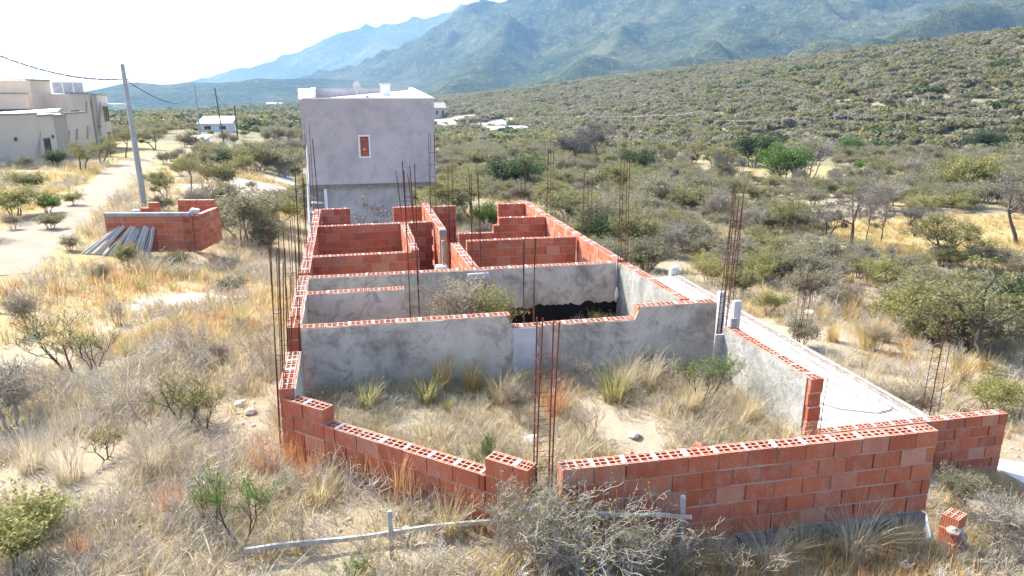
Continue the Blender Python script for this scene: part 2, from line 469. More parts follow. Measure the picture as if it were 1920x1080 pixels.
for a in ((640,960,0.75,0.5),(620,985,.5,.35),(450,770,.6,.5),(200,690,.8,.5),(150,1010,.4,.3)): patch(SANDY, *a)
def mask(lst, X, Y, seed):
    m = np.zeros(np.shape(X))
    w = fbm(X*0.45, Y*0.45, 4, seed)
    for x, y, rx, ry in lst:
        d = np.hypot((X-x)/rx, (Y-y)/ry) + (w-0.5)*1.1
        m = np.maximum(m, 1-ss(0.75, 1.1, d))
    return m
TRAIL = np.array([tuple(ground_at(px,py)) for px,py in ((1440,215),(1560,190),(1640,186),(1720,172),(1790,158),(1860,148),(1930,128))])
def build_ground():
    NR, NA = 270, 440
    rr = 1.2 * (6500/1.2) ** (np.arange(NR)/(NR-1)); aa = np.arange(NA)/NA*2*math.pi
    RR, AA = np.meshgrid(rr, aa, indexing='ij')
    X = RR*np.sin(AA); Y = RR*np.cos(AA)
    # the step behind the terrace is inside the walls: sheet keeps outside level
    Z = g(X, Y)
    V = np.c_[X.ravel(), Y.ravel(), Z.ravel()]
    V = np.vstack([V, [[0,0,gz(0,0)]]])
    i = np.arange(NR-1)[:,None]; j = np.arange(NA)[None,:]; j2 = (j+1)%NA
    F = np.stack([i*NA+j, i*NA+j2, (i+1)*NA+j2, (i+1)*NA+j], -1).reshape(-1,4)
    F = F[:, ::-1]
    me = mesh_np("ground", V, F, M['ground'], smooth=True)
    cov = np.zeros((len(V),4), dtype=np.float32); cov[:,3] = 1
    x, y = V[:,0], V[:,1]; r = np.hypot(x,y)
    cov[:,0] = np.maximum(mask(YELLOW, x, y, 21), 0.55*ss(0.52,0.66,fbm(x*0.06,y*0.06,3,5))*ss(25,45,r))
    cov[:,1] = mask(WHITE, x, y, 31)
    rd_, _ = poly_dist(x, y, ROADP); cov[:,0] = np.maximum(cov[:,0], 0.8*(1-ss(3.5,9,rd_))*ss(0.38,0.5,fbm(x*0.3,y*0.3,3,15)))
    cov[:,2] = np.maximum(0.85*ss(40,110,r), ss(230, 700, r)) * (1 - 0.85*cov[:,1]*(r<1500)) * (1-0.8*cov[:,0])
    a = me.color_attributes.new("cover", 'FLOAT_COLOR', 'POINT'); a.data.foreach_set("color", cov.ravel())
    return tag(put("ground", me), kind="structure")
build_ground()

# ---- dirt road: own sheet, edges wander, two wheel tracks pressed in
def build_road():
    n = len(RX); prof = np.linspace(-1, 1, 13)
    tx = np.gradient(RX); ty = np.gradient(RY); L = np.hypot(tx, ty); nx, ny = ty/L, -tx/L
    wl = 1.05 + 0.35*(vnoise(np.arange(n)*0.21, 0*RX, 4)-0.5) + 0.25*ss(40,0,np.arange(n))
    wr = 1.05 + 0.35*(vnoise(np.arange(n)*0.19, 0*RX+7, 9)-0.5) + 0.25*ss(40,0,np.arange(n))
    V = []
    for i in range(n):
        for q in prof:
            w = wl[i] if q < 0 else wr[i]
            x = RX[i] + nx[i]*q*w; y = RY[i] + ny[i]*q*w
            z = gz(x, y) + 0.03 - 0.05*abs(q)**6 - 0.022*math.exp(-((abs(q)-0.5)/0.17)**2)
            V.append((x, y, z))
    k = len(prof); i = np.arange(n-1)[:,None]; j = np.arange(k-1)[None,:]
    F = np.stack([i*k+j, i*k+j+1, (i+1)*k+j+1, (i+1)*k+j], -1).reshape(-1,4)[:, ::-1]
    m, nt, b = new_mat("pale_dirt_road")
    gp = geopos(nt); n1 = noise(nt, gp, 0.9, 6, 0.65); n2 = noise(nt, gp, 9, 5, 0.7)
    c = ramp(nt, n1, [(0.3,(0.25,0.2,0.145)),(0.7,(0.325,0.275,0.21))])
    c = mixc(nt, ramp(nt, n2, [(0.5,(0,0,0)),(0.8,(0.6,0.6,0.6))]), c, (0.23,0.185,0.13))
    nt.links.new(c, b.inputs["Base Color"]); b.inputs["Roughness"].default_value = 0.95
    bump(nt, b, n2, 0.4, 0.03)
    tag(put("dirt_road", mesh_np("dirt_road", V, F, m, smooth=True)), kind="structure")
build_road()
def build_trail():
    P = np.array([p[:2] for p in TRAIL]); d = np.r_[0, np.cumsum(np.hypot(*np.diff(P, axis=0).T))]; t = np.linspace(0, d[-1], 160)
    x = np.interp(t, d, P[:,0]); y = np.interp(t, d, P[:,1])
    for _ in range(20): x[1:-1] = (x[:-2]+2*x[1:-1]+x[2:])/4; y[1:-1] = (y[:-2]+2*y[1:-1]+y[2:])/4
    tx = np.gradient(x); ty = np.gradient(y); L = np.hypot(tx, ty); V = []
    for i in range(len(x)):
        w = 0.9+0.9*float(vnoise(i*0.3, 2.0, 8))
        for q in (-1,-0.5,0,0.5,1):
            a = x[i]+ty[i]/L[i]*q*w; c = y[i]-tx[i]/L[i]*q*w; V.append((a, c, gz(a,c)+0.35-0.3*abs(q)))
    i = np.arange(len(x)-1)[:,None]; j = np.arange(4)[None,:]
    F = np.stack([i*5+j, i*5+j+1, (i+1)*5+j+1, (i+1)*5+j], -1).reshape(-1,4)[:, ::-1]
    tag(put("dirt_trail", mesh_np("dirt_trail", V, F, bpy.data.materials["pale_dirt_road"], smooth=True)), kind="structure")
build_trail()

# ---- raised earth inside the front enclosure
YARD = [(-0.72,8.42),(1.45,6.14),(5.45,6.02),(5.45,7.2),(5.45,9.84),(-0.72,9.84)]
def in_poly(x, y, P):
    c = False; n = len(P)
    for i in range(n):
        x0,y0 = P[i]; x1,y1 = P[(i+1)%n]
        if (y0 > y) != (y1 > y) and x < (x1-x0)*(y-y0)/(y1-y0)+x0: c = not c
    return c
def yard_z(x, y): return 0.43 - 0.02*(x-2) + 0.22*(float(fbm(x*0.7,y*0.7,4,77))-0.5) + 0.10*float(ss(8.5,9.8,y)) - 0.26*float(ss(7.4,6.2,y))*float(ss(0.5,2,x))
def build_yard():
    bm = bmesh.new()
    vs_ = [bm.verts.new((x,y,0)) for x,y in YARD]
    f = bm.faces.new(vs_)
    bmesh.ops.triangulate(bm, faces=[f])
    for _ in range(5): bmesh.ops.subdivide_edges(bm, edges=bm.edges[:], cuts=1, use_grid_fill=True)
    for v in bm.verts: v.co.z = yard_z(v.co.x, v.co.y)
    # skirt
    bmesh.ops.recalc_face_normals(bm, faces=bm.faces[:])
    me = bpy.data.meshes.new("yard_ground"); bm.to_mesh(me); bm.free()
    if me.polygons[0].normal.z < 0: me.flip_normals()
    me.polygons.foreach_set("use_smooth",[True]*len(me.polygons))
    me.materials.append(M['ground'])
    a = me.color_attributes.new("cover", 'FLOAT_COLOR', 'POINT')
    a.data.foreach_set("color", np.tile(np.array([0.0,0.12,0,1],dtype=np.float32), len(me.vertices)))
    tag(put("yard_ground", me), kind="structure")
build_yard()
def surf(x, y):
    return yard_z(x, y) if in_poly(x, y, YARD) else gz(x, y)

# ------------------------------------------------------------------ mountains
def mat_mountain():
    m, nt, b = new_mat("mountain_scrub")
    gp = geopos(nt)
    n1 = noise(nt, gp, 0.004, 7, 0.62, 0.5); n2 = noise(nt, gp, 0.022, 6, 0.72); n3 = noise(nt, gp, 0.07, 5, 0.75)
    c = ramp(nt, n1, [(0.35,(0.036,0.054,0.024)),(0.52,(0.085,0.102,0.046)),(0.72,(0.2,0.192,0.112))])
    c = mixc(nt, ramp(nt, n2, [(0.48,(0,0,0)),(0.68,(0.85,0.85,0.85))]), c, (0.032,0.048,0.022))
    c = mixc(nt, ramp(nt, n3, [(0.52,(0,0,0)),(0.68,(0.8,0.8,0.8))]), c, (0.22,0.21,0.13))
    nt.links.new(c, b.inputs["Base Color"]); b.inputs["Roughness"].default_value = 1.0; b.inputs["Specular IOR Level"].default_value = 0.0
    bump(nt, b, math_(nt,'ADD', n2, math_(nt,'MULTIPLY', n3, 0.8)), 1.0, 22.0)
    return m
M['mountain'] = mat_mountain()
def uv2w(u, v): return u*math.cos(YAW)+v*math.sin(YAW), -u*math.sin(YAW)+v*math.cos(YAW)
def build_mountain(name, ridges, u0, u1, v0, v1, step, amp, fscale, seed, base):
    us = np.arange(u0, u1+1, step); vs2 = np.arange(v0, v1+1, step)
    U, Vv = np.meshgrid(us, vs2, indexing='ij'); X, Y = uv2w(U, Vv)
    wx = X + 110*(fbm(X*0.0016,Y*0.0016,4,seed+40)-0.5); wy = Y + 110*(fbm(X*0.0016+9,Y*0.0016,4,seed+50)-0.5)
    Z = np.full(X.shape, base, dtype=float)
    for pts, slope, wob in ridges:
        P = crest_points(pts)
        s, zc = poly_dist(X*(1-wob)+wx*wob, Y*(1-wob)+wy*wob, P)
        h = zc - slope*s*(1-0.35*np.clip(s/1500,0,1))
        k = 25.0
        Z = np.where(h > Z, h, Z) + k*np.exp(-np.abs(h-Z)/k)*0.4
    rel = np.clip((Z-base)/260, 0, 1)
    rd = ridged(wx*fscale, wy*fscale, 6, seed)
    Z = Z + amp*rel*(rd-0.42) + rel*amp*0.34*(fbm(X*0.018,Y*0.018,4,seed+5)-0.5)
    nu, nv = U.shape
    i = np.arange(nu-1)[:,None]; j = np.arange(nv-1)[None,:]
    F = np.stack([i*nv+j, (i+1)*nv+j, (i+1)*nv+j+1, i*nv+j+1], -1).reshape(-1,4)
    Vx = np.c_[X.ravel(), Y.ravel(), Z.ravel()]
    zq = Z.ravel()[F]; keep = zq.max(1) > base + 1.0
    tag(put(name, mesh_np(name, Vx, F[keep], M['mountain'], smooth=True)), kind="structure")
main_ridges = [
    ([(560,146,2700),(640,128,2650),(700,106,2600),(760,82,2550),(820,54,2500),(880,24,2450),(950,4,2450),(1080,-55,2450),(1250,-95,2400),(1500,-130,2350),(1800,-150,2300),(2200,-170,2300),(2600,-150,2400)], 0.52, 0.6),
    ([(1010,12,2250),(960,75,1850),(915,125,1500),(865,165,1250)], 0.46, 1.0),
    ([(1290,-30,2150),(1220,45,1750),(1150,100,1400),(1080,140,1150)], 0.50, 1.0),
    ([(1640,-60,2000),(1520,20,1600),(1400,75,1300),(1290,112,1080)], 0.50, 1.0),
    ([(2150,-40,1500),(1920,10,1250),(1760,52,1050),(1640,82,950),(1560,96,900)], 0.52, 1.0),
]
build_mountain("mountain", main_ridges, -1500, 2900, 500, 3300, 12, 78, 0.0060, 11, -75)
build_mountain("foothills", [([(60,182,2300),(165,170,2150),(222,153,2050),(290,157,2050),(380,153,2050),(470,150,2050),(560,147,2100),(650,150,2150)], 0.20, 0.8)], -1900, -100, 1000, 3000, 16, 22, 0.006, 23, -75)
build_mountain("far_mountain", [([(330,161,4700),(375,151,4600),(440,131,4500),(505,115,4500),(550,101,4500),(600,79,4500),(660,61,4500),(720,46,4500),(800,29,4500),(850,19,4500),(890,12,4500),(1000,-8,4500),(1200,-30,4600)], 0.5, 0.5)], -3300, 1600, 3200, 5600, 24, 90, 0.0022, 37, -90)

# ------------------------------------------------------------------ hollow clay bricks
BL, BH, BT = 0.318, 0.183, 0.18        # brick length, height, thickness
PL, PH = 0.330, 0.195                  # pitch along the wall, course height
def brick_mesh():
    b = MB(); b.cbox(-BL/2,-BT/2,0,BL/2,BT/2,BH,0.005); return b.mesh("brick", M['brick'])
def holed_mesh():
    """brick with its vertical cells open to the sky: 4 x 2 cells in two pairs and a row of narrow slots each side"""
    xs = [0,0.014,0.072,0.084,0.146,0.172,0.234,0.246,0.304,0.318]
    ys = [0,0.012,0.024,0.036,0.083,0.097,0.144,0.156,0.168,0.18]
    hole_x = {1,3,5,7}; hole_y = {1,3,5,7}
    depth = {1:0.06, 3:0.10, 5:0.10, 7:0.06}
    v = {}; V = []; F = []
    def vid(i,j,z):
        k = (i,j,round(z,4))
        if k not in v: v[k] = len(V); V.append((xs[i]-BL/2, ys[j]-BT/2, z))
        return v[k]
    for i in range(9):
        for j in range(9):
            if i in hole_x and j in hole_y:
                zb = BH-depth[j]; c = [(i,j),(i+1,j),(i+1,j+1),(i,j+1)]
                F.append([vid(*p,zb) for p in c])
                for q in range(4):
                    a, b2 = c[q], c[(q+1)%4]
                    F.append([vid(*b2,BH),vid(*b2,zb),vid(*a,zb),vid(*a,BH)][::-1])
            else: F.append([vid(i,j,BH),vid(i+1,j,BH),vid(i+1,j+1,BH),vid(i,j+1,BH)])
    n = 9
    F.append([vid(0,0,0),vid(n,0,0)] + [vid(i,0,BH) for i in range(n,-1,-1)])
    F.append([vid(n,n,0),vid(0,n,0)] + [vid(i,n,BH) for i in range(0,n+1)])
    F.append([vid(n,0,0),vid(n,n,0)] + [vid(n,j,BH) for j in range(n,-1,-1)])
    F.append([vid(0,n,0),vid(0,0,0)] + [vid(0,j,BH) for j in range(0,n+1)])
    F.append([vid(0,0,0),vid(0,n,0),vid(n,n,0),vid(n,0,0)])
    me = bpy.data.meshes.new("open_brick"); me.from_pydata(V,[],F); me.materials.append(M['brick']); me.update(); return me
ME_BRICK = brick_mesh(); ME_HOLED = holed_mesh()
rw = random.Random(5)

def brick_runs(u0, u1, half):
    """cuts a course from u0 to u1 into bricks; returns list of (start, end)"""
    out = []; u = u0
    if half: out.append((u, min(u+PL/2, u1))); u += PL/2
    while u < u1-0.05:
        e = min(u+PL, u1); out.append((u, e)); u = e
    return out
def wall(name, label, p0, p1, ztop, courses, brick_courses=None, profile=None, plaster=None, zbase=None, cat='wall', group=None,
         openings=(), thick=BT, bedtop=True, mat_pl='plaster', pl_range=None, core=True, jit=1.0, half0=False, toph=True):
    """p0->p1 is the centre line. profile: list of (u0,u1,courses removed at the top). plaster: '', 'R' (right of p0->p1), 'L' or 'RL'.
    openings: (u0,u1,k0,k1) course numbers from the top left out."""
    p0 = Vector((p0[0],p0[1],0)); p1 = Vector((p1[0],p1[1],0)); L = (p1-p0).length
    rz = math.atan2(p1.y-p0.y, p1.x-p0.x)
    t = thing(name, label, cat, (p0.x,p0.y,0), rz, group)
    if profile is None: profile = [(0,L,0)]
    nb = courses if brick_courses is None else brick_courses
    mort = MB(); beds = MB(); beds.mi = 0
    sc = thick/BT
    rec = 0.007
    for (a, b, off) in profile:
        b = min(b, L)
        for k in range(off, courses):
            zt = ztop-k*PH; zb = zt-PH
            runs = [(a,b)]
            for (o0,o1,k0,k1) in openings:
                if k0 <= k < k1:
                    nr = []
                    for (x,y) in runs:
                        if o1 <= x or o0 >= y: nr.append((x,y)); continue
                        if o0 > x+0.04: nr.append((x,o0))
                        if o1 < y-0.04: nr.append((o1,y))
                    runs = nr
            top_here = (k == off)
            for (x,y) in runs:
                if k < nb+off:
                    for (s,e) in brick_runs(x, y, (k % 2 == 1) ^ half0):
                        w = e-s-(PL-BL)
                        if w < 0.03: continue
                        me = ME_HOLED if (top_here and toph) else ME_BRICK
                        jx, jy, jr = rw.uniform(-1,1)*0.003*jit, rw.uniform(-1,1)*0.005*jit, rw.uniform(-1,1)*0.008*jit
                        o = put("brick", me, t, ((s+e)/2+jx, jy, zt-BH+rw.uniform(-1,1)*0.002*jit), (rw.uniform(-1,1)*0.004, rw.uniform(-1,1)*0.003, jr), (w/BL, sc, 1))
                    # bed joint under the course and head joints between bricks
                    mort.box(x+0.004, -thick/2+rec+rw.random()*0.003, zb-0.004, y-0.004, thick/2-rec-rw.random()*0.003, zt-BH+0.003)
                    for (s,e) in brick_runs(x, y, (k % 2 == 1) ^ half0)[:-1]:
                        if rw.random() < 0.2: continue            # joints left open, as on site
                        hgt = 0 if not top_here else -0.012
                        mort.box(e-0.007, -thick/2+rec+0.002+rw.random()*0.01, zt-BH+0.002, e+0.007, thick/2-rec-0.002, zt-0.004+hgt)
                    if top_here and bedtop:
                        for (s,e) in brick_runs(x, y, (k % 2 == 1) ^ half0)[:-1]:
                            if rw.random() < 0.72:
                                beds.hexa([(e-rw.uniform(.015,.035),-thick/2*rw.uniform(.75,.97),zt-0.02),(e+rw.uniform(.012,.035),-thick/2*rw.uniform(.75,.97),zt-0.02),(e+rw.uniform(.015,.035),thick/2*rw.uniform(.75,.97),zt-0.02),(e-rw.uniform(.012,.035),thick/2*rw.uniform(.75,.97),zt-0.02),
                                           (e-rw.uniform(.01,.03),-thick/2*rw.uniform(.6,.9),zt+rw.uniform(.002,.009)),(e+rw.uniform(.01,.03),-thick/2*rw.uniform(.6,.9),zt+rw.uniform(.002,.009)),(e+rw.uniform(.01,.03),thick/2*rw.uniform(.6,.9),zt+rw.uniform(.002,.009)),(e-rw.uniform(.01,.03),thick/2*rw.uniform(.6,.9),zt+rw.uniform(.002,.009))])
        if nb < courses and core:
            zt = ztop-(off+nb)*PH; zb = ztop-courses*PH if zbase is None else zbase
            mort.box(a+0.003, -thick/2+rec, zb, b-0.003, thick/2-rec, zt-0.002)
    if mort.v: mort.build("mortar", M['mortar'], t)
    if beds.v: beds.build("mortar_drop", M['mortar_top'], t)
    if plaster:
        zb = ztop-courses*PH if zbase is None else zbase
        rr_ = pl_range or (0, L)
        for side in plaster:
            sgn = -1 if side == 'R' else 1
            nu = max(4, int((rr_[1]-rr_[0])/0.09)); 
            V = []; F = []; nz = 14
            def top_at(u):
                for (a,b,off) in profile:
                    if a-1e-6 <= u <= b+1e-6: return ztop-off*PH
                return ztop
            for i in range(nu+1):
                u = rr_[0]+(rr_[1]-rr_[0])*i/nu
                # the plaster steps with the wall top
                zt = min(top_at(u-1e-4), top_at(u+1e-4)) - 0.006 - 0.006*rw.random()
                for j in range(nz+1):
                    z = zb+(zt-zb)*j/nz
                    d = 0.013+0.010*(float(vnoise(u*3.1+p0.x, z*3.1+p0.y*3, 5))-0.3)
                    V.append((u, sgn*(thick/2+d), z))
            # outer sheet + top and end returns (thickness)
            for i in range(nu):
                for j in range(nz):
                    q = (i*(nz+1)+j, (i+1)*(nz+1)+j, (i+1)*(nz+1)+j+1, i*(nz+1)+j+1)
                    F.append(q if sgn < 0 else q[::-1])
            o0 = len(V)
            for i in range(nu+1):
                x_, y_, z_ = V[i*(nz+1)+nz]; V.append((x_, sgn*(thick/2-0.004), z_))
            for i in range(nu):
                q = (i*(nz+1)+nz, (i+1)*(nz+1)+nz, o0+i+1, o0+i); F.append(q if sgn < 0 else q[::-1])
            for i in (0, nu):
                o1 = len(V)
                for j in range(nz+1):
                    x_, y_, z_ = V[i*(nz+1)+j]; V.append((x_, sgn*(thick/2-0.004), z_))
                for j in range(nz):
                    q = (i*(nz+1)+j, i*(nz+1)+j+1, o1+j+1, o1+j); F.append(q if (sgn<0)==(i==0) else q[::-1])
            put("plaster", mesh_np("plaster", V, F, M[mat_pl], smooth=False), t)
    return t
HB = BT/2
# ---- street front
front_wall = wall("brick_wall", "long low red brick wall nearest the camera, running right from the corner", (1.87,6.04), (6.10,5.94), 1.06, 5)
fb = MB()
for i in range(13):
    a, b_ = -0.02+i*0.325, -0.05+(i+1)*0.325+0.002
    fb.hexa([(a,-0.19-rw.random()*.03,-0.45),(b_,-0.19-rw.random()*.03,-0.45),(b_,0.15,-0.45),(a,0.15,-0.45),(a,-0.15-rw.random()*.04,0.075+rw.random()*.012),(b_,-0.15-rw.random()*.04,0.075+rw.random()*.012),(b_,0.14,0.08),(a,0.14,0.08)])
fb.build("footing", M['footing'], front_wall)
OCH0 = Vector((-0.84,8.40)); OCH1 = Vector((1.61,6.08))
LO = (OCH1-OCH0).length
och = wall("brick_wall", "slanting red brick wall stepping down to the street corner, two bricks higher at its left end", OCH0, OCH1, 1.06, 6,
           profile=[(0.0,0.66,0),(0.66,LO-0.5,1),(LO-0.5,LO,0)])
w2 = wall("brick_wall", "red brick wall at the far right, half hidden behind the long front wall", (6.97,8.88), (10.44,8.83), -0.5, 6)
# ---- left side wall of the plot
LX = -0.84
wall("plastered_wall", "near stretch of the left side wall, open brick top, ending at the slanting brick wall", (LX,8.34), (LX,9.68), 1.18, 8, brick_courses=6, plaster='R', zbase=0.2)
wall("plastered_wall", "second stretch of the left side wall, beside the shallow plastered rooms", (LX,9.9), (LX,13.0), 1.45, 8, brick_courses=2, plaster='R', zbase=-0.2)
wall("brick_wall", "far stretch of the left side wall, beside the red brick rooms", (LX,13.15), (LX,21.0), 1.45, 10, brick_courses=6, zbase=-1.0)
# ---- front plastered wall with its notch
nw = wall("plastered_wall", "long grey plastered wall with a notched top facing the weedy front yard", (-0.73,9.92), (5.54,9.84), 1.45, 7, brick_courses=2, plaster='R', zbase=0.1,
     profile=[(0,2.99,0),(2.99,4.96,1),(4.96,6.3,0)])
V = []; F = []
for i in range(9):
    z = 0.35+0.885*i/8
    V += [(3.0+0.03*rw.random(),-0.118,z),(3.36+0.05*rw.random(),-0.118,z),(3.36,-0.09,z),(3.0,-0.09,z)]
for i in range(8): F += [(i*4,i*4+1,i*4+5,i*4+4),(i*4+1,i*4+2,i*4+6,i*4+5),(i*4+3,i*4,i*4+4,i*4+7)]
F.append((32,33,34,35))
put("repair_patch", mesh_np("repair_patch", V, F, M['concrete']), nw)
# ---- short plastered partition
wall("plastered_wall", "short plastered partition projecting from the left side wall", (-0.73,11.72), (0.84,11.72), 1.45, 8, brick_courses=1, plaster='RL', zbase=-0.2)
# ---- back plastered wall of the yard room
bw = wall("plastered_wall", "wide plastered cross wall with a black tarred base behind the shrub", (-0.73,12.82), (5.04,12.76), 1.45, 8, brick_courses=1, plaster='R', zbase=-0.3)
# tar coat, uneven upper edge, real thickness over the plaster
V = []; F = []; n = 60
for i in range(n+1):
    u = 2.9+(5.77-2.9)*i/n; h = 0.69+0.07*(float(vnoise(u*6,1.0,3))-0.5)+0.05*(float(vnoise(u*17,4.0,3))-0.5)-0.16*float(ss(3.3,2.9,u))
    for (y, z) in ((-0.119,-0.2),(-0.121,h),(-0.09,h-0.01)): V.append((u,y,z))
for i in range(n):
    for j in range(2): F.append((i*3+j,(i+1)*3+j,(i+1)*3+j+1,i*3+j+1))
put("tar_coat", mesh_np("tar_coat", V, F, M['bitumen']), bw)
# ---- right side wall
wall("plastered_wall", "right side wall of the tarred room, sunlit plaster inside", (5.13,12.66), (5.13,10.02), 1.45, 9, brick_courses=1, plaster='R', zbase=-0.6, mat_pl='plaster_rough')
wall("brick_wall", "right side wall running back from the tarred room past the red brick rooms", (5.28,21.5), (5.15,12.87), 1.45, 9, brick_courses=6, zbase=-1.2,
     openings=[(6.55,8.3,2,6)], core=True)
# ---- enclosure right wall
ew = wall("plastered_wall", "right wall of the front yard, rough render and exposed brick end", (5.56,9.36), (5.56,7.2), 1.17, 8, brick_courses=5, plaster='R', zbase=-0.6, mat_pl='plaster_rough', pl_range=(0.0,2.08))
# ---- red brick partitions behind
wall("brick_wall", "low red cross wall of the middle left room, mortar smeared", (-0.74,14.55), (1.22,14.58), 1.45, 7)
wall("brick_wall", "tall red cross wall of the rear left room", (-0.74,18.1), (2.10,18.16), 1.45, 9)
wall("brick_wall", "rear red wall stub next to the left side wall", (-0.74,20.93), (0.06,20.93), 1.45, 11, brick_courses=8, zbase=-1.4)
wall("brick_wall", "rear red wall piece just behind the bare tree, left of the passage wall", (1.27,20.85), (2.10,20.85), 1.45, 11, brick_courses=8, zbase=-1.4)
wall("brick_wall", "rear red wall piece just right of the passage wall", (2.42,20.75), (3.1,20.75), 1.45, 11, brick_courses=10, zbase=-1.4)
wall("brick_wall", "red brick wall along the passage, between the two left cross walls", (1.36,18.0), (1.31,14.67), 1.45, 8)
wall("brick_wall", "long pink lit wall along the passage ending in a plastered pier", (2.26,21.5), (2.2,17.1), 1.45, 10)
wall("brick_wall", "short pink lit red wall with open cells, in front of the right rooms", (2.24,15.3), (2.24,12.9), 1.45, 7)
wall("brick_wall", "red cross wall of the right rooms, second behind the plastered wall", (2.52,15.46), (5.05,15.42), 1.45, 7)
wall("brick_wall", "stepped red cross wall, low on its left half", (2.8,18.42), (5.12,18.3), 1.45, 9, profile=[(0,0.92,2),(0.92,1.07,1),(1.07,2.4,0)])
wall("brick_wall", "rearmost red wall stub meeting the right side wall", (4.36,20.8), (5.16,20.76), 1.45, 10, brick_courses=8, zbase=-1.4)
# plastered pier and column blocks at the passage
pier = thing("concrete_pier", "pale mortar covered pier at the end of the passage wall", "pier", (2.2,16.98,0))
b = MB(); b.cbox(-0.085,-0.08,-0.6,0.085,0.09,1.40,0.015); b.build("shaft", M['wood_orange'], pier)
b = MB(); b.cbox(-0.09,-0.09,1.30,0.09,0.10,1.46,0.02); b.build("capping", M['concrete_grey'], pier)
b = MB(); b.cbox(0.088,-0.085,-0.5,0.115,0.09,1.1,0.004); b.build("form_board", M['wood_orange'], pier)
pier = thing("concrete_pier", "light grey concrete stub column where the passage meets the plastered wall", "pier", (1.72,13.6,0))
b = MB(); b.cbox(-0.12,-0.12,-0.2,0.12,0.12,1.36,0.03); b.build("shaft", M['concrete'], pier)
b = MB(); b.cbox(0.02,-0.02,1.361,0.07,0.05,1.85,0.008); b.build("stub", M['concrete_grey'], pier)
# conduit boxes on the cross wall
cb = thing("conduit_box", "small red electrical conduit boxes on the plastered cross wall", "conduit box", (2.28,12.66,1.12))
b = MB(); b.cbox(-0.23,-0.05,-0.09,-0.17,0.0,0.06,0.008); b.build("box", M['brick'], cb)
b = MB(); b.cbox(0.14,-0.05,-0.08,0.21,0.0,0.06,0.008); b.build("box", M['brick'], cb)
b = MB(); b.tube([(-0.17,-0.035,0.02),(0.14,-0.035,0.02)],0.006); b.tube([(-0.17,-0.035,-0.05),(0.14,-0.035,-0.05)],0.006); b.build("conduit", M['rust'], cb)
b = MB(); b.cbox(-0.2,-0.06,0.16,0.2,0.03,0.28,0.012); b.build("mortar_patch", M['concrete'], cb)
# conduit and bag in the corner
cb = thing("corner_pipe", "grey pipe with a white bag tied on it in the room corner", "pipe", (4.98,12.6,0))
b = MB(); b.tube([(0,0,0.75),(0.01,0,1.1),(0,0,1.55)],0.016,8); b.build("pipe", M['concrete_grey'], cb, True)
b = MB(); b.tube([(0,-0.02,0.98),(0.01,-0.03,0.93),(0,-0.04,0.84),(-0.01,-0.03,0.74),(0,-0.02,0.68)],[0.015,0.03,0.05,0.035,0.012],9); b.build("bag", M['white_bag'], cb, True)

# ---- concrete posts and formwork at the yard corner
def post(name, label, cat, x, y, z0, z1, w, m, lean=(0,0)):
    b = MB(); b.hexa([(-w/2,-w/2,0),(w/2,-w/2,0),(w/2,w/2,0),(-w/2,w/2,0)] + [(-w/2*0.9+lean[0],-w/2*0.9+lean[1],z1-z0),(w/2*0.9+lean[0],-w/2*0.9+lean[1],z1-z0),(w/2*0.9+lean[0],w/2*0.9+lean[1],z1-z0),(-w/2*0.9+lean[0],w/2*0.9+lean[1],z1-z0)])
    bmm = b.mesh(name, m); bm = bmesh.new(); bm.from_mesh(bmm); bmesh.ops.bevel(bm, geom=bm.edges[:], offset=w*0.1, segments=2, affect='EDGES'); bm.to_mesh(bmm); bm.free()
    return tag(put(name, bmm, None, (x,y,z0)), label, cat)
post("concrete_post", "short pale concrete post behind the right end of the notched wall", "post", 6.25,10.85,-0.65,1.28,0.13,M['concrete'])
post("concrete_post", "taller pale concrete post beside the rusty cage at the yard corner", "post", 5.72,9.52,-0.65,1.52,0.13,M['concrete'], (0.03,0))
fw = thing("formwork", "grey boards of column formwork in the corner of the front yard", "formwork", (5.46,9.52,0.0))
b = MB(); b.cbox(-0.14,-0.20,0.55,0.04,-0.165,1.06,0.004); b.build("board", M['wood_grey'], fw)
b = MB(); b.cbox(0.07,-0.26,0.42,0.17,-0.225,1.32,0.004); b.build("board", M['concrete_grey'], fw)
b = MB(); b.cbox(-0.15,-0.185,-0.1,0.10,0.1,0.56,0.02); b.build("starter_block", M['concrete_grey'], fw)

# ------------------------------------------------------------------ slab with edge beam
slab = thing("concrete_slab", "bright white concrete slab right of the plastered walls, with an edge beam", "slab", (0,0,0))
b = MB(); b.prism([(6.35,9.02),(9.05,9.0),(9.3,19.0),(6.45,19.0)], -0.95, -0.62); b.build("slab", M['slab'], slab)
b = MB(); b.prism([(9.07,9.0),(9.2,9.0),(9.45,19.0),(9.32,19.0)], -1.3, -0.56); b.build("edge_beam", M['concrete_grey'], slab)
b = MB(); b.cbox(9.25,19.01,-1.2,9.5,19.25,-0.35,0.04); b.build("end_block", M['concrete'], slab)
b = MB(); b.prism([(10.55,7.6),(12.6,7.6),(12.6,8.0),(10.55,9.3)], -1.75, -1.58); b.build("footing", M['concrete'], slab)
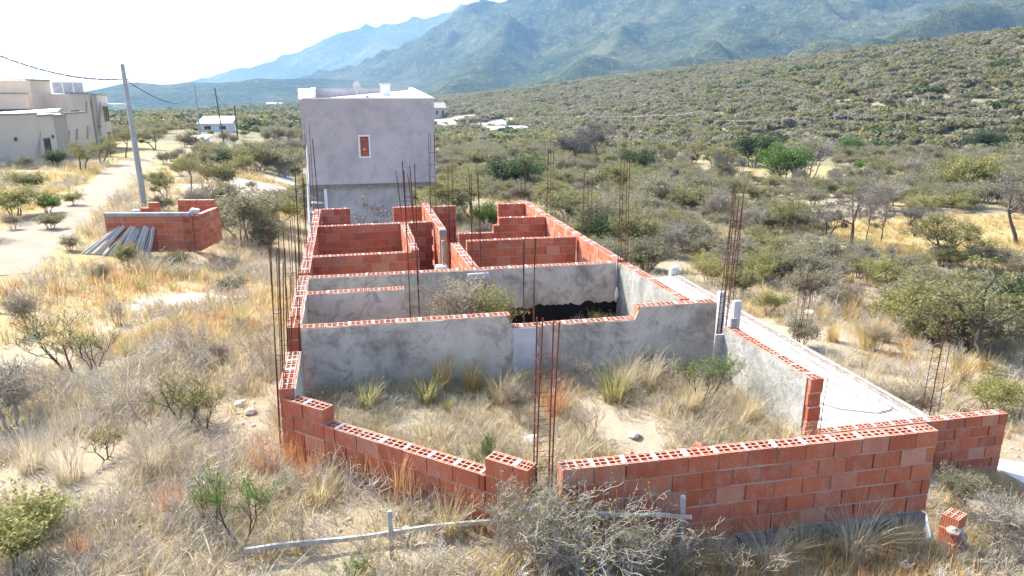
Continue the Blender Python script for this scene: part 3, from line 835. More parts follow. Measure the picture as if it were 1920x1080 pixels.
# long rebar cage lying along the beam
lay = thing("rebar_cage", "long rebar cage lying on the white slab along its edge beam", "rebar cage", (0,0,0))
def lx(y): return 8.72+(y-9)*0.025
for dx in (-0.13,0.13):
    for dz in (0.02,0.19):
        bb = MB(); bb.tube([(lx(y)+dx+0.01*math.sin(y*3+dx*9), y, -0.615+dz+0.012*math.sin(y*2.1+dz*30)) for y in np.linspace(9.1,18.7,24)], 0.005, 5); bb.build("rod", M['rust'], lay)
for y in np.linspace(9.2,18.6,32):
    x = lx(y); z = -0.615
    bb = MB(); bb.tube([(x-0.14,y,z+0.01),(x+0.14,y,z+0.01),(x+0.14,y+0.02,z+0.2),(x-0.14,y+0.02,z+0.2),(x-0.14,y,z+0.01)],0.0035,4); bb.build("stirrup", M['rust'], lay)
tubeb = MB(); tubeb.tube([(7.55,11.2,-0.6),(7.6,10.7,-0.6),(7.7,10.2,-0.6),(8.0,9.7,-0.6),(8.5,9.42,-0.6),(8.85,9.5,-0.6)],0.014,6)
tag(tubeb.build("hose", M['wood_grey']), "grey hose end curling on the white slab", "hose")

# ------------------------------------------------------------------ standing rebar cages
rc = random.Random(9)
def cage(label, base, ztop, w=0.13, d=0.13, lean=(0,0), topx=None, rods=4, step=0.2, mat='rust', rad=0.0062, ragged=0.25, group="column starter bars on the building site", bow=0.05):
    bx_, by_, bz_ = base
    t = thing("rebar_cage", label, "rebar cage", (bx_,by_,bz_), 0, group)
    H = ztop-bz_
    if topx:
        yy = min(range(0,900,4), key=lambda v: abs(at_y(topx,v,by_).z-ztop)); lean = (at_y(topx,yy,by_).x-bx_, lean[1])
    cs = [(-w/2,-d/2),(w/2,-d/2),(w/2,d/2),(-w/2,d/2)]
    if rods == 2: cs = [(-w/2,0),(w/2,0)]
    if rods == 6: cs = cs + [(0,-d/2),(0,d/2)]
    bwx, bwy = rc.uniform(-bow,bow), rc.uniform(-bow,bow)
    def off(z): f = z/H; return (lean[0]*f+bwx*math.sin(f*2.4), lean[1]*f+bwy*math.sin(f*2.4))
    for (x,y) in cs:
        h = H*(1-rc.uniform(0,ragged)); sx, sy = rc.uniform(-.05,.05), rc.uniform(-.05,.05)
        bb = MB(); bb.tube([(x+off(h*i/7)[0]+sx*(i/7)**2, y+off(h*i/7)[1]+sy*(i/7)**2, h*i/7-(0.1 if i==0 else 0)) for i in range(8)], rad, 6)
        bb.build("rod", M[mat], t)
    z = 0.12
    top = H*(1-ragged)*0.9
    if rods > 2 or step < 0.5:
        while z < top:
            ox, oy = off(z); q = rc.uniform(-.015,.015); e = 0.008
            bb = MB()
            if rods == 2: bb.tube([(-w/2+ox,oy,z),(w/2+ox,oy,z+q)],0.003,4)
            else: bb.tube([(-w/2-e+ox,-d/2-e+oy,z),(w/2+e+ox,-d/2-e+oy,z+q),(w/2+e+ox,d/2+e+oy,z+q),(-w/2-e+ox,d/2+e+oy,z),(-w/2-e+ox,-d/2-e+oy,z)],0.003,4)
            bb.build("stirrup", M[mat], t)
            z += step*rc.uniform(0.8,1.2)
    return t
def zpix(px, py, Y): return at_y(px, py, Y).z
cage("rusty rebar cage standing at the street corner gap between the two front walls", (1.745,6.2,0.15), zpix(1030,585,6.2), 0.16,0.10, mat='rust_red', ragged=0.06, step=0.17, rad=0.0078)
cage("leaning starter bars at the near end of the left side wall", (-0.95,8.5,0.2), zpix(515,425,8.5), 0.08,0.14, topx=516, ragged=0.25, step=0.6)
cage("starter bars at the gap between the two plastered stretches of the left side wall", (-0.88,9.8,0.3), zpix(525,430,9.8), 0.16,0.12, topx=538, ragged=0.15, step=0.6)
cage("starter bars on the left side wall behind the short plastered partition", (-0.86,13.05,0.2), zpix(560,300,13.05), 0.14,0.12, topx=562, ragged=0.12, step=0.8)
cage("starter bars outside the left side wall, lowest of the left clump", (-1.12,14.4,-0.1), zpix(545,385,14.4), 0.2,0.3, topx=548, ragged=0.3, step=0.9, rad=0.007)
cage("tall starter bars on the left side wall in front of the grey house stair", (-0.88,16.4,0.2), zpix(568,245,16.4), 0.13,0.12, topx=570, ragged=0.22, step=0.8)
cage("tall starter bars at the rear of the left side wall", (-0.86,19.6,0.2), zpix(575,225,19.6), 0.12,0.12, topx=579, ragged=0.25, step=0.8)
cage("sparse thin bars leaning behind the left clump", (-1.05,15.6,-0.1), zpix(556,372,15.6), 0.22,0.2, topx=556, ragged=0.3, step=0.9, rad=0.0055)
cage("short bars crowding the gap of the left side wall", (-0.98,9.75,0.3), zpix(528,465,9.75), 0.14,0.2, topx=528, ragged=0.25, step=0.9, rad=0.0055)
cage("double starter bars at the free end of the short plastered partition", (1.0,11.62,0.0), zpix(768,300,11.62), 0.15,0.06, lean=(-0.03,0.05), ragged=0.05, step=0.9, rad=0.0078)
cage("ladder like starter bars in front of the grey house facade", (2.3,19.4,0.4), zpix(793,246,19.4), 0.15,0.05, lean=(0,0), ragged=0.02, step=0.28)
cage("starter bars behind the long cross wall of the rear left room", (1.55,18.6,0.2), zpix(775,300,18.6), 0.3,0.12, lean=(-0.2,0), ragged=0.3, step=0.9)
cage("twin starter bars in the notch of the plastered front wall", (2.62,10.05,0.2), zpix(977,445,10.05), 0.15,0.09, lean=(0,0.02), ragged=0.03, step=0.5, rad=0.008)
cage("starter bars at the near end of the short pink lit wall", (2.3,12.98,0.3), zpix(887,300,12.98), 0.17,0.06, lean=(-0.02,0), ragged=0.08, step=0.7)
cage("starter bars rising behind the passage wall, left of the green bush", (2.95,20.5,0.0), zpix(846,285,20.5), 0.14,0.12, ragged=0.1, step=0.6)
cage("starter bars at the rear corner of the right side wall", (5.24,21.45,0.4), zpix(990,300,21.45), 0.13,0.12, ragged=0.25, step=0.5)
cage("starter bars on the right side wall where the stepped cross wall meets it", (5.24,18.4,0.4), zpix(1046,258,18.4), 0.13,0.13, ragged=0.15, step=0.5)
cage("starter bars on the right side wall behind the tarred room", (5.22,15.4,0.4), zpix(1105,320,15.4), 0.16,0.10, lean=(0.05,0), ragged=0.12, step=0.6)
cage("starter bars at the corner of the tarred room", (5.2,12.78,0.4), zpix(1172,285,12.78), 0.15,0.10, ragged=0.04, step=0.9)
cage("thick rusty cage of six bars beside the concrete posts", (5.66,9.72,0.55), zpix(1378,345,9.72), 0.14,0.14, lean=(0.1,0.0), rods=6, ragged=0.1, step=0.09, mat='rust', rad=0.007)
cage("leaning rusty cage outside the middle of the slab edge beam", (9.55,13.2,-1.1), zpix(1490,492,13.2), 0.17,0.15, lean=(0.15,0.1), ragged=0.12, step=0.14)
cage("rusty cage among the weeds near the front end of the slab edge beam", (9.75,9.6,-1.25), zpix(1755,575,9.6), 0.18,0.17, lean=(0.15,0.1), ragged=0.12, step=0.12)
cage("pair of thin bars beside the exposed brick end of the yard wall", (5.72,7.28,0.0), 1.2, 0.07,0.05, rods=2, ragged=0.08, step=0.4)
cage("thin bars by the right end of the long front wall", (6.45,6.6,-0.6), 0.55, 0.12,0.1, rods=2, ragged=0.2, step=0.9)

# ------------------------------------------------------------------ grey two storey house behind the site
def grey_house():
    Y0 = 28.0
    zg = gz(1.5, 30)
    t = thing("house", "grey plastered two storey block house with one small bricked up window", "house", (-1.36,Y0,0), 0)
    W, D = 4.78, 8.5
    zb, zt = 1.32, 4.45
    # upper storey walls: front wall with a real window opening
    wx0, wx1, wz0, wz1 = 1.92, 2.30, 2.32, 3.12
    b = MB()
    for (x0,x1,z0,z1) in ((0,wx0,zb,zt),(wx1,W,zb,zt),(wx0,wx1,zb,wz0),(wx0,wx1,wz1,zt)): b.box(x0,0,z0,x1,0.2,z1)
    b.build("front_wall", M['house_plaster'], t)
    win = thing_part("window", t)
    b = MB()
    for (x0,x1,z0,z1) in ((wx0-0.03,wx0+0.03,wz0-0.03,wz1+0.03),(wx1-0.03,wx1+0.03,wz0-0.03,wz1+0.03),(wx0+0.03,wx1-0.03,wz0-0.03,wz0+0.03),(wx0+0.03,wx1-0.03,wz1-0.03,wz1+0.03)): b.box(x0,-0.025,z0,x1,0.06,z1)
    b.build("frame", M['white_paint'], win)
    for k in range(4):
        z0 = wz0+0.04+k*0.182
        o = put("brick", ME_BRICK, win, ((wx0+wx1)/2+(-0.01 if k%2 else 0.012),0.11,z0), None, (0.95,0.7,0.86))
    b = MB(); b.box(wx0+0.002,0.10,wz0+0.002,wx1-0.002,0.14,wz1-0.002); b.build("mortar", M['mortar'], win)
    b = MB(); b.tube([(wx0+0.18,-0.0,2.62),(wx0+0.18,0.05,2.62)],0.03,8); b.build("vent_pipe", M['white_paint'], win)
    b = MB(); b.box(W-0.2,0.2,zb,W,D,zt); b.build("side_wall", M['house_plaster'], t)
    b = MB(); b.box(0,0.2,zb,0.2,D,zt); b.build("side_wall", M['house_plaster'], t)
    b = MB(); b.box(0.2,D-0.2,zb,W-0.2,D,zt+0.45); b.build("rear_wall", M['house_plaster'], t)
    b = MB(); b.hexa([(0.2,0.2,zt-0.25),(W-0.2,0.2,zt-0.25),(W-0.2,D-0.2,zt+0.18),(0.2,D-0.2,zt-0.25),(0.2,0.2,zt-0.04),(W-0.2,0.2,zt-0.04),(W-0.2,D-0.2,zt+0.38),(0.2,D-0.2,zt-0.02)]); b.build("roof", M['roof_mud'], t)
    b = MB(); b.box(-0.03,-0.03,zt+0.002,W+0.03,0.22,zt+0.05); b.build("coping", M['white_paint'], t)
    # parapets climbing to the rear
    for x0, nm in ((W-0.18,"parapet"),(0.0,"parapet")):
        b = MB(); x1 = x0+0.2
        b.hexa([(x0,0.23,zt+0.003),(x1,0.23,zt+0.003),(x1,D,zt+0.003),(x0,D,zt+0.003),(x0,0.23,zt+0.05),(x1,0.23,zt+0.05),(x1,D,zt+0.5),(x0,D,zt+0.5)]); b.build(nm, M['white_paint'], t)
    # flared side wing on the left, underside rising to the front
    b = MB()
    b.hexa([(-0.10,0.05,3.0),(-0.004,0.05,2.75),(-0.004,D,1.32),(-0.55,D,3.2),(-0.16,0.05,4.45),(-0.004,0.05,4.45),(-0.004,D,4.9),(-0.62,D,4.9)]); b.build("stair_wing", M['house_plaster'], t)
    b = MB(); b.box(0.003,0.203,1.14,W-0.003,D-0.003,1.317); b.build("floor_slab", M['concrete_grey'], t)
    # lower storey, set in at both ends
    b = MB(); b.box(0.62,0.35,zg-0.5,3.9,D-0.4,1.138); b.build("lower_wall", M['block'], t)
    b = MB(); b.box(0.50,0.18,zg-0.5,0.62,0.47,1.138); b.build("pier", M['white_paint'], t)
    b = MB(); b.cbox(3.0,3.2,zt+0.05,3.36,3.56,zt+0.56,0.02); ch = b.build("water_tank", M['white_paint'], t)
    b = MB(); b.cbox(2.95,3.15,zt+0.561,3.41,3.61,zt+0.62,0.015); b.build("lid", M['concrete'], ch)
    # dish aerial
    b = MB(); b.tube([(2.05,5.5,zt),(2.05,5.5,zt+0.4)],0.02,6)
    an = b.build("aerial_mast", M['metal'], t)
    V = [(2.05,5.42,zt+0.52)]; F = []
    for k in range(18):
        a = 2*math.pi*k/18; V.append((2.05+0.17*math.cos(a),5.36,zt+0.52+0.24*math.sin(a)))
    for k in range(18): F += [(0,1+k,1+(k+1)%18)]
    for k in range(18): a = V[1+k]; V.append((a[0],a[1]+0.012,a[2]))
    V.append((2.05,5.435,zt+0.52))
    for k in range(18): F += [(37,19+(k+1)%18,19+k),(1+k,19+k,19+(k+1)%18,1+(k+1)%18)]
    put("dish", mesh_np("dish", V, F, M['wire']), an)
    b = MB(); b.cbox(2.3,1.6,zt+0.02,2.42,1.72,zt+0.14,0.01); b.build("roof_vent", M['concrete_grey'], t)
    # outside stair at the left: treads between a stringer and the wall
    st = thing_part("stair", t)
    for k in range(7):
        b = MB(); z = zg+0.55+k*0.34; y = -1.6+k*0.28
        b.cbox(0.02,y,z,0.46,y+0.3,z+0.06,0.008); b.build("tread", M['metal'], st)
    b = MB(); b.hexa([(-0.10,-2.2,zg-0.1),(-0.02,-2.2,zg-0.1),(-0.02,1.6,2.55),(-0.10,1.6,2.55),(-0.10,-2.2,zg+0.9),(-0.02,-2.2,zg+0.9),(-0.02,1.6,2.9),(-0.10,1.6,2.9)]); b.build("stringer", M['white_paint'], st)
    b = MB(); b.box(0.02,0.48,zg-0.3,0.498,0.56,1.13); b.build("stair_wall", M['concrete_grey'], st)
def thing_part(name, parent):
    o = bpy.data.objects.new(name, None); COL.objects.link(o); o.parent = parent; o.empty_display_size = 0.1; return o
grey_house()

# ------------------------------------------------------------------ brick meter shed by the road
def shed():
    x0, y0 = -7.66, 25.3; x1, y1 = -4.95, 24.75
    zg = gz(-6.3,25.2)
    top = zg+1.30
    A = Vector((x0,y0)); B = Vector((x1,y1)); d = (B-A).normalized(); n = Vector((-d.y,d.x))
    C = B+n*1.9; Dp = A+n*1.9
    nm = dict(cat="wall")
    wall("brick_wall", "front wall of the little roofless brick shed by the road, three open brick ends at right", A, B, top, 6, toph=False, **nm)
    wall("brick_wall", "right flank of the little brick shed by the road, rough with mortar", B+d*0.1+n*0.0, C+d*0.1, top+0.02, 6, toph=False, **nm)
    wall("brick_wall", "rear wall piece of the little brick shed, right of the tall pole", C-d*1.25+n*0.1, C+d*0.0+n*0.1, top+0.26, 8, toph=False, **nm)
    wall("brick_wall", "stepped left rear piece of the little brick shed, left of the tall pole", Dp-n*0.15, Dp+d*0.95-n*0.15, top+0.21, 7, profile=[(0,0.33,2),(0.33,0.62,1),(0.62,0.95,0)], toph=False, **nm)
    # concrete lintel laid along the front wall
    rz = math.atan2(d.y,d.x)
    b = MB(); b.cbox(0,-0.11,0,2.72,0.09,0.12,0.01); o = b.build("concrete_lintel", M['concrete_grey']); o.location = (A.x,A.y,top+0.006); o.rotation_euler = (0,0,rz)
    tag(o, "grey concrete lintel lying along the front of the brick shed", "lintel")
    # three bricks laid on their side, cells facing out
    for k in (0,2,4):
        p = A+d*((B-A).length-0.14)-n*0.095
        o = put("brick", ME_HOLED, None, (p.x,p.y,top-k*PH-PH/2-0.012), None, (0.55,1,0.25))
        o.rotation_euler = Euler((math.pi/2,0,rz)); tag(o, ("upper","","middle","","lowest")[k]+" brick with open cells at the right end of the shed front", "brick")
    # lumps of cement on the wall heads
    for (p, s, lab) in ((B+n*0.25,0.16,"white cement lump on the right corner of the brick shed"),(Dp+d*0.12-n*0.15,0.13,"pale cement lump on the left rear step of the brick shed")):
        me = lump("cement_lump", s, 3, M['concrete']); o = put("cement_lump", me, None, (p.x,p.y,top+(0.12 if s>0.15 else -0.12))); tag(o, lab, "cement lump")
    # precast joists leaning on the left of the shed
    rj = random.Random(4)
    for i in range(13):
        f = i/12
        bt = A+d*(-0.45+1.95*f+rj.uniform(-.05,.05))-n*(0.85-0.3*f+rj.uniform(-.08,.08)); tp = A+d*(0.25+1.3*f+rj.uniform(-.05,.05))-n*0.13
        P0 = Vector((bt.x,bt.y,gz(bt.x,bt.y)-0.03)); P1 = Vector((tp.x,tp.y,zg+0.86+rj.uniform(-.06,.08))); dv = P1-P0; Lj = dv.length+0.1
        b = MB(); b.cbox(-0.045,0,-0.025,0.045,Lj,0.0,0.004); b.cbox(-0.02,0,0.002,0.02,Lj,0.06,0.004)
        o = b.build("concrete_joist", M['concrete_grey'] if i in (4,8,11) else M['concrete']); o.location = P0
        o.rotation_euler = dv.to_track_quat('Y','Z').to_euler()
        tag(o, "outermost whitish precast joist leaning at the left end of the brick shed" if i == 0 else "%s grey precast joist from the left, leaning against the brick shed front" % ("","second","third","fourth","fifth","sixth","seventh","eighth","ninth","tenth","eleventh","twelfth","last")[i], "joist", "joists leaning on the shed")
def lump(name, s, seed, m):
    bm = bmesh.new(); bmesh.ops.create_icosphere(bm, subdivisions=2, radius=s)
    r_ = random.Random(seed)
    for v in bm.verts: v.co *= 1+r_.uniform(-.22,.22); v.co.z *= 0.72
    me = bpy.data.meshes.new(name); bm.to_mesh(me); bm.free(); me.materials.append(m); return me
shed()

# ------------------------------------------------------------------ poles and wires
def sag(a, b, s, n=18):
    a = Vector(a); b = Vector(b)
    return [a.lerp(b, i/n)-Vector((0,0,s*4*(i/n)*(1-i/n))) for i in range(n+1)]
def pole(label, x, y, h, r0=0.13, r1=0.08, lean=(0,0), mat='pole', fit=True, group="power poles"):
    z = gz(x,y)
    t = thing("utility_pole", label, "pole", (x,y,z), 0, group)
    b = MB(); b.tube([(0,0,-0.3),(lean[0]*0.5,lean[1]*0.5,h*0.5),(lean[0],lean[1],h)],[r0,(r0+r1)/2,r1],10); b.build("shaft", M[mat], t, False)
    if fit:
        b = MB(); b.tube([(lean[0]*0.93-0.28,lean[1]*0.93,h*0.9),(lean[0]*0.93+0.16,lean[1]*0.93,h*0.9)],0.02,6); b.build("cable_bracket", M['dark_steel'], t)
    return Vector((x+lean[0]*0.93,y+lean[1]*0.93,z+h*0.9))
pp = ground_at(272,392); ptop = at_y(229,120,pp.y)
k1 = pole("tall pale concrete power pole rising behind the brick shed", pp.x, pp.y, ptop.z-pp.z, 0.14, 0.08, (ptop.x-pp.x,0))
p2g = at_z(377,270,-1.9); p2 = (p2g.x,p2g.y); h2 = at_y(360,160,p2[1]).z-gz(*p2)
k2 = pole("pale power pole next in line down the dirt road", p2[0],p2[1],h2,0.13,0.08)
p3 = ground_at(422,280); k3 = pole("thin dark pole right behind the second power pole", p3.x,p3.y,at_y(403,165,p3.y).z-p3.z,0.08,0.06,(-0.4,0),'dark_steel')
p4 = ground_at(446,262); k4 = pole("short brown pole farthest down the dirt road", p4.x,p4.y,at_y(443,198,p4.y).z-p4.z,0.12,0.09,(0,0),'bark')
def wire(label, a, b_, s, r=0.02, m='cable', twist=False):
    bb = MB(); bb.tube(sag(a,b_,s,24), r, 6)
    return tag(bb.build("cable", M[m]), label, "cable")
w0 = at_y(-300,-60,pp.y-8)
pole("power pole standing left of the picture, carrying the twisted cable", w0.x+0.05, w0.y+0.05, (w0.z-gz(w0.x,w0.y))/0.95, 0.17, 0.10)
w = thing("cable", "twisted black cable from the tall pole out of the picture at left", "cable", (0,0,0))
pts = sag(w0, k1+Vector((-0.28,0,0)), 0.85, 90)
for ph in (0,math.pi):
    bb = MB(); bb.tube([p+Vector((0,0.02*math.cos(i*0.9+ph),0.02*math.sin(i*0.9+ph))) for i,p in enumerate(pts)],0.015,6); bb.build("strand", M['cable'], w)
wire("black cable sagging from the tall pole to the second pole", k1, k2, 1.3, 0.02)
wire("thin cable between the second pole and the dark pole", k2, k3, 0.8, 0.018)
wire("thin cable between the dark pole and the last pole", k3, k4, 0.6, 0.018)
# poles and wires crossing the slope at right
prev = None; li = []
far_poles = [(860,255,222,"leftmost"),(1088,242,215,""),(1233,246,215,""),(1315,252,204,""),(1340,250,226,""),(1548,249,213,""),(1563,247,214,""),(1587,247,211,""),(1694,245,210,""),(1738,208,173,""),(1790,246,219,""),(1858,240,215,"")]
names = ["power pole at the left of the slope, nearest the white low roof","pole in the fence line right above the big bare tree","thin pole in the line left of the tallest slope pole","tallest pole on the slope with its thin shaft against grey scrub","thin post just right of the tallest slope pole","first of the three posts close together on the right slope","middle one of the three posts close together on the right slope","last of the three posts close together on the right slope","stout pole on the right slope with wires meeting at its head","lone pole standing higher up the right slope below the trail","thin post right of the stout slope pole","last thin pole at the right edge of the slope"]
tops = []
for (px, yb, yt, _), lab in zip(far_poles, names):
    p = ground_at(px, yb); h = at_y(px, yt, p.y).z-p.z
    tops.append(pole(lab, p.x, p.y, h/0.97, 0.13 if h>4 else 0.09, 0.08, (0,0), 'concrete_grey', False, "poles on the slope"))
wl = ["from the low white roof","over the big bare tree","short of the tallest pole","at the tallest pole","right of the tallest pole","to the three close posts","between the first two close posts","between the last two close posts","from the close posts to the stout pole","right of the stout pole","running to the right edge"]
for i_, (a, b_) in enumerate(((0,1),(1,2),(2,3),(3,4),(4,5),(5,6),(6,7),(7,8),(8,10),(10,11))):
    wire("thin pale wire on the slope, span "+wl[i_ if i_ < 5 else i_], tops[a]+Vector((0,0,0.2)), tops[b_]+Vector((0,0,0.2)), 0.5, 0.03, 'wire')

# ------------------------------------------------------------------ beige house by the road
def beige_house():
    z0 = gz(-23,62)
    t = thing("house", "large beige flat roofed house with glazed roof terrace beyond the dirt road", "house", (0,0,0))
    def P(px, Yv, py): return at_y(px, py, Yv)
    # facade plane roughly along the road; every block is given by its corner pixels at a depth and pushed back 9 m
    def block(name, pxa, Ya, pxb, Yb, ytop_a, m='beige', depth=8.0, zbase=None, par=True, parent=t):
        a = at_y(pxa, ytop_a, Ya); bq = at_y(pxb, 200, Yb)
        ztop = a.z; d = Vector((bq.x-a.x, bq.y-a.y)).normalized(); n = Vector((-d.y, d.x))
        zb = z0-1.2 if zbase is None else zbase
        pts = [(a.x,a.y),(bq.x,bq.y),(bq.x+n.x*depth,bq.y+n.y*depth),(a.x+n.x*depth,a.y+n.y*depth)]
        bb = MB(); bb.prism(pts, zb, ztop); o = bb.build(name, M[m], parent)
        if par:
            bb = MB(); e = 0.06
            bb.prism([(pts[0][0]-n.x*e,pts[0][1]-n.y*e),(pts[1][0]-n.x*e,pts[1][1]-n.y*e),(pts[1][0]+n.x*0.3,pts[1][1]+n.y*0.3),(pts[0][0]+n.x*0.3,pts[0][1]+n.y*0.3)], ztop+0.003, ztop+0.12)
            bb.build("coping", M['concrete_grey'], o)
        return o, a, bq, d, n, ztop
    def window(parent, blk, px, Yv, y0, y1, wpx, frame=True):
        o, a, bq, d, n, zt = blk
        c = at_y(px, (y0+y1)/2, Yv)
        # project the centre to the facade line
        rr_ = ray(px,(y0+y1)/2); # intersect the ray with the facade plane
        nn = Vector((-n.x,-n.y,0)); tt = ((Vector((a.x,a.y,0))-Vector((0,0,0))).dot(nn))/(rr_.dot(nn)); c = Vector((0,0,CAM_H))+rr_*tt
        hh = (y1-y0)/FPX*math.hypot(c.x,c.y); ww = wpx
        wn_ = thing_part("window", parent)
        bb = MB()
        def q(u, z, off): return (c.x+d.x*u-n.x*off, c.y+d.y*u-n.y*off, c.z+z)
        def slab_(u0,u1,za,zb_,o0,o1):
            bb.hexa([q(u0,za,o1),q(u1,za,o1),q(u1,za,o0),q(u0,za,o0),q(u0,zb_,o1),q(u1,zb_,o1),q(u1,zb_,o0),q(u0,zb_,o0)])
        slab_(-ww/2,ww/2,-hh/2,hh/2,-0.05,0.012); bb.build("pane", M['glass'], wn_)
        bb = MB(); e = 0.07
        slab_(-ww/2-e,-ww/2+0.02,-hh/2-e,hh/2+e,-0.05,0.05); slab_(ww/2-0.02,ww/2+e,-hh/2-e,hh/2+e,-0.05,0.05)
        slab_(-ww/2+0.02,ww/2-0.02,hh/2-0.02,hh/2+e,-0.05,0.05); slab_(-ww/2+0.02,ww/2-0.02,-hh/2-e,-hh/2+0.02,-0.05,0.05); slab_(-0.03,0.03,-hh/2+0.02,hh/2-0.02,-0.05,0.04)
        bb.build("frame", M['dark_steel'], wn_)
    # from near (left) to far (right)
    A = block("near_wing", -260, 47, 66, 57.0, 224, 'beige', 9)
    C1 = block("curved_bay", 66.5, 57.0, 96, 60.2, 219, 'beige', 7)
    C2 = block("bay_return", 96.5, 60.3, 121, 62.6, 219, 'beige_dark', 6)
    Bm = block("middle_wing", 121.5, 62.8, 161, 67.5, 214, 'beige', 7)
    Cc = block("tall_wing", 130, 69.5, 170, 74.0, 176, 'beige', 6)
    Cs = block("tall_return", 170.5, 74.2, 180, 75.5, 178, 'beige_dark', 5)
    Ce = block("end_tower", 180.5, 75.6, 203, 80.0, 179, 'beige', 5)
    El = block("upper_wing", -150, 58, 56, 66.0, 176, 'beige', 7)
    Tw = block("stair_tower", 55, 68.0, 101, 71.0, 151, 'beige', 5)
    Lk = block("link_wing", 100, 72.0, 132, 74.0, 198, 'beige', 5)
    window(A[0], C1, 89, 59, 263, 284, 1.0); window(El[0], El, 27, 64, 208, 220, 3.6); window(Ce[0], Ce, 199, 79, 203, 224, 1.8); window(Cc[0], Cc, 142, 70, 209, 214, 1.4)
    window(Ce[0], Ce, 205, 80, 250, 264, 1.4); 
    # canopy over the end window
    p = at_y(200,199,78); b = MB(); b.box(p.x-0.6,p.y-1.8,p.z,p.x+1.1,p.y+2.6,p.z+0.22); b.build("canopy", M['white_paint'], Ce[0])
    # wall lamps and drain pipes
    for (blk, px, py, Yv) in ((A,29,261,54),(C1,98,256,60),(Ce,188,237,77)):
        rr_ = ray(px,py); n = blk[4]; nn = Vector((-n.x,-n.y,0)); tt = Vector((blk[1].x,blk[1].y,0)).dot(nn)/rr_.dot(nn); c = Vector((0,0,CAM_H))+rr_*tt
        b = MB(); b.cbox(c.x-0.1,c.y-0.1,c.z-0.12,c.x+0.1,c.y+0.1,c.z+0.12,0.03); b.build("wall_lamp", M['dark_steel'], blk[0])
    for (blk, px, y0, y1) in ((C1,73,247,295),(Bm,128,245,262),(Bm,143,242,262),(Bm,163,237,260),(Cc,161,190,250),(Ce,186,192,250)):
        n = blk[4]; nn = Vector((-n.x,-n.y,0)); pts = []
        for yy in (y0,y1):
            rr_ = ray(px,yy); tt = Vector((blk[1].x,blk[1].y,0)).dot(nn)/rr_.dot(nn); c = Vector((0,0,CAM_H))+rr_*tt; pts.append((c.x-n.x*0.08,c.y-n.y*0.08,c.z))
        b = MB(); b.tube(pts,0.07,6); b.build("drain_pipe", M['beige_dark'], blk[0])
    # glazed terrace: slanted glass box with posts
    def glazing(pxa, pxb, Y, yt, yb, slant):
        gl = thing_part("glass_balustrade", t)
        a = at_y(pxa,yb,Y); b2 = at_y(pxb,yb,Y); tz = at_y(pxa,yt,Y).z
        nP = max(3,int((b2.x-a.x)/1.3))
        for i in range(nP):
            x0 = a.x+(b2.x-a.x)*i/nP; x1 = a.x+(b2.x-a.x)*(i+1)/nP
            s0 = -slant if i == 0 else 0
            bb = MB(); bb.hexa([(x0+0.05,Y,a.z),(x1-0.05,Y,a.z),(x1-0.05,Y+0.03,a.z),(x0+0.05,Y+0.03,a.z),(x0+0.05+s0,Y,tz),(x1-0.05,Y,tz),(x1-0.05,Y+0.03,tz),(x0+0.05+s0,Y+0.03,tz)]); bb.build("pane", M['blue_glass'], gl)
            bb = MB(); bb.hexa([(x0-0.05,Y-0.04,a.z),(x0+0.049,Y-0.04,a.z),(x0+0.049,Y+0.06,a.z),(x0-0.05,Y+0.06,a.z),(x0-0.05+s0,Y-0.04,tz+0.06),(x0+0.049+s0,Y-0.04,tz+0.06),(x0+0.049+s0,Y+0.06,tz+0.06),(x0-0.05+s0,Y+0.06,tz+0.06)]); bb.build("post", M['metal'], gl)
            bb = MB(); bb.tube([(x0+0.1,Y-0.02,a.z+0.05),(x1-0.1,Y-0.02,tz-0.05)],0.025,5); bb.build("brace", M['metal'], gl)
        bb = MB(); bb.box(a.x-slant,Y-0.06,tz+0.062,b2.x+0.05,Y+0.08,tz+0.16); bb.build("rail", M['metal'], gl)
    glazing(14,56,70.5,151,176,0.5); glazing(101,159,76,154,178,0.0)
    # sheet roofs lying on the lower wing
    p = at_y(40,219,60); b = MB(); b.hexa([(p.x-2,p.y-2,p.z),(p.x+2.4,p.y,p.z+0.3),(p.x+2.2,p.y+1.4,p.z+0.5),(p.x-2.2,p.y-0.6,p.z+0.2)]+[(p.x-2,p.y-2,p.z+0.08),(p.x+2.4,p.y,p.z+0.38),(p.x+2.2,p.y+1.4,p.z+0.58),(p.x-2.2,p.y-0.6,p.z+0.28)]); b.build("sheet_roof", M['metal'], t)
    p = at_y(113,188,72.5); b = MB(); b.hexa([(p.x-1.2,p.y-1,p.z),(p.x+1.2,p.y-0.6,p.z-0.1),(p.x+1.2,p.y+2,p.z+0.4),(p.x-1.2,p.y+2,p.z+0.5)]+[(p.x-1.2,p.y-1,p.z+0.1),(p.x+1.2,p.y-0.6,p.z),(p.x+1.2,p.y+2,p.z+0.5),(p.x-1.2,p.y+2,p.z+0.6)]); b.build("skylight", M['white_roof'], t)
beige_house()

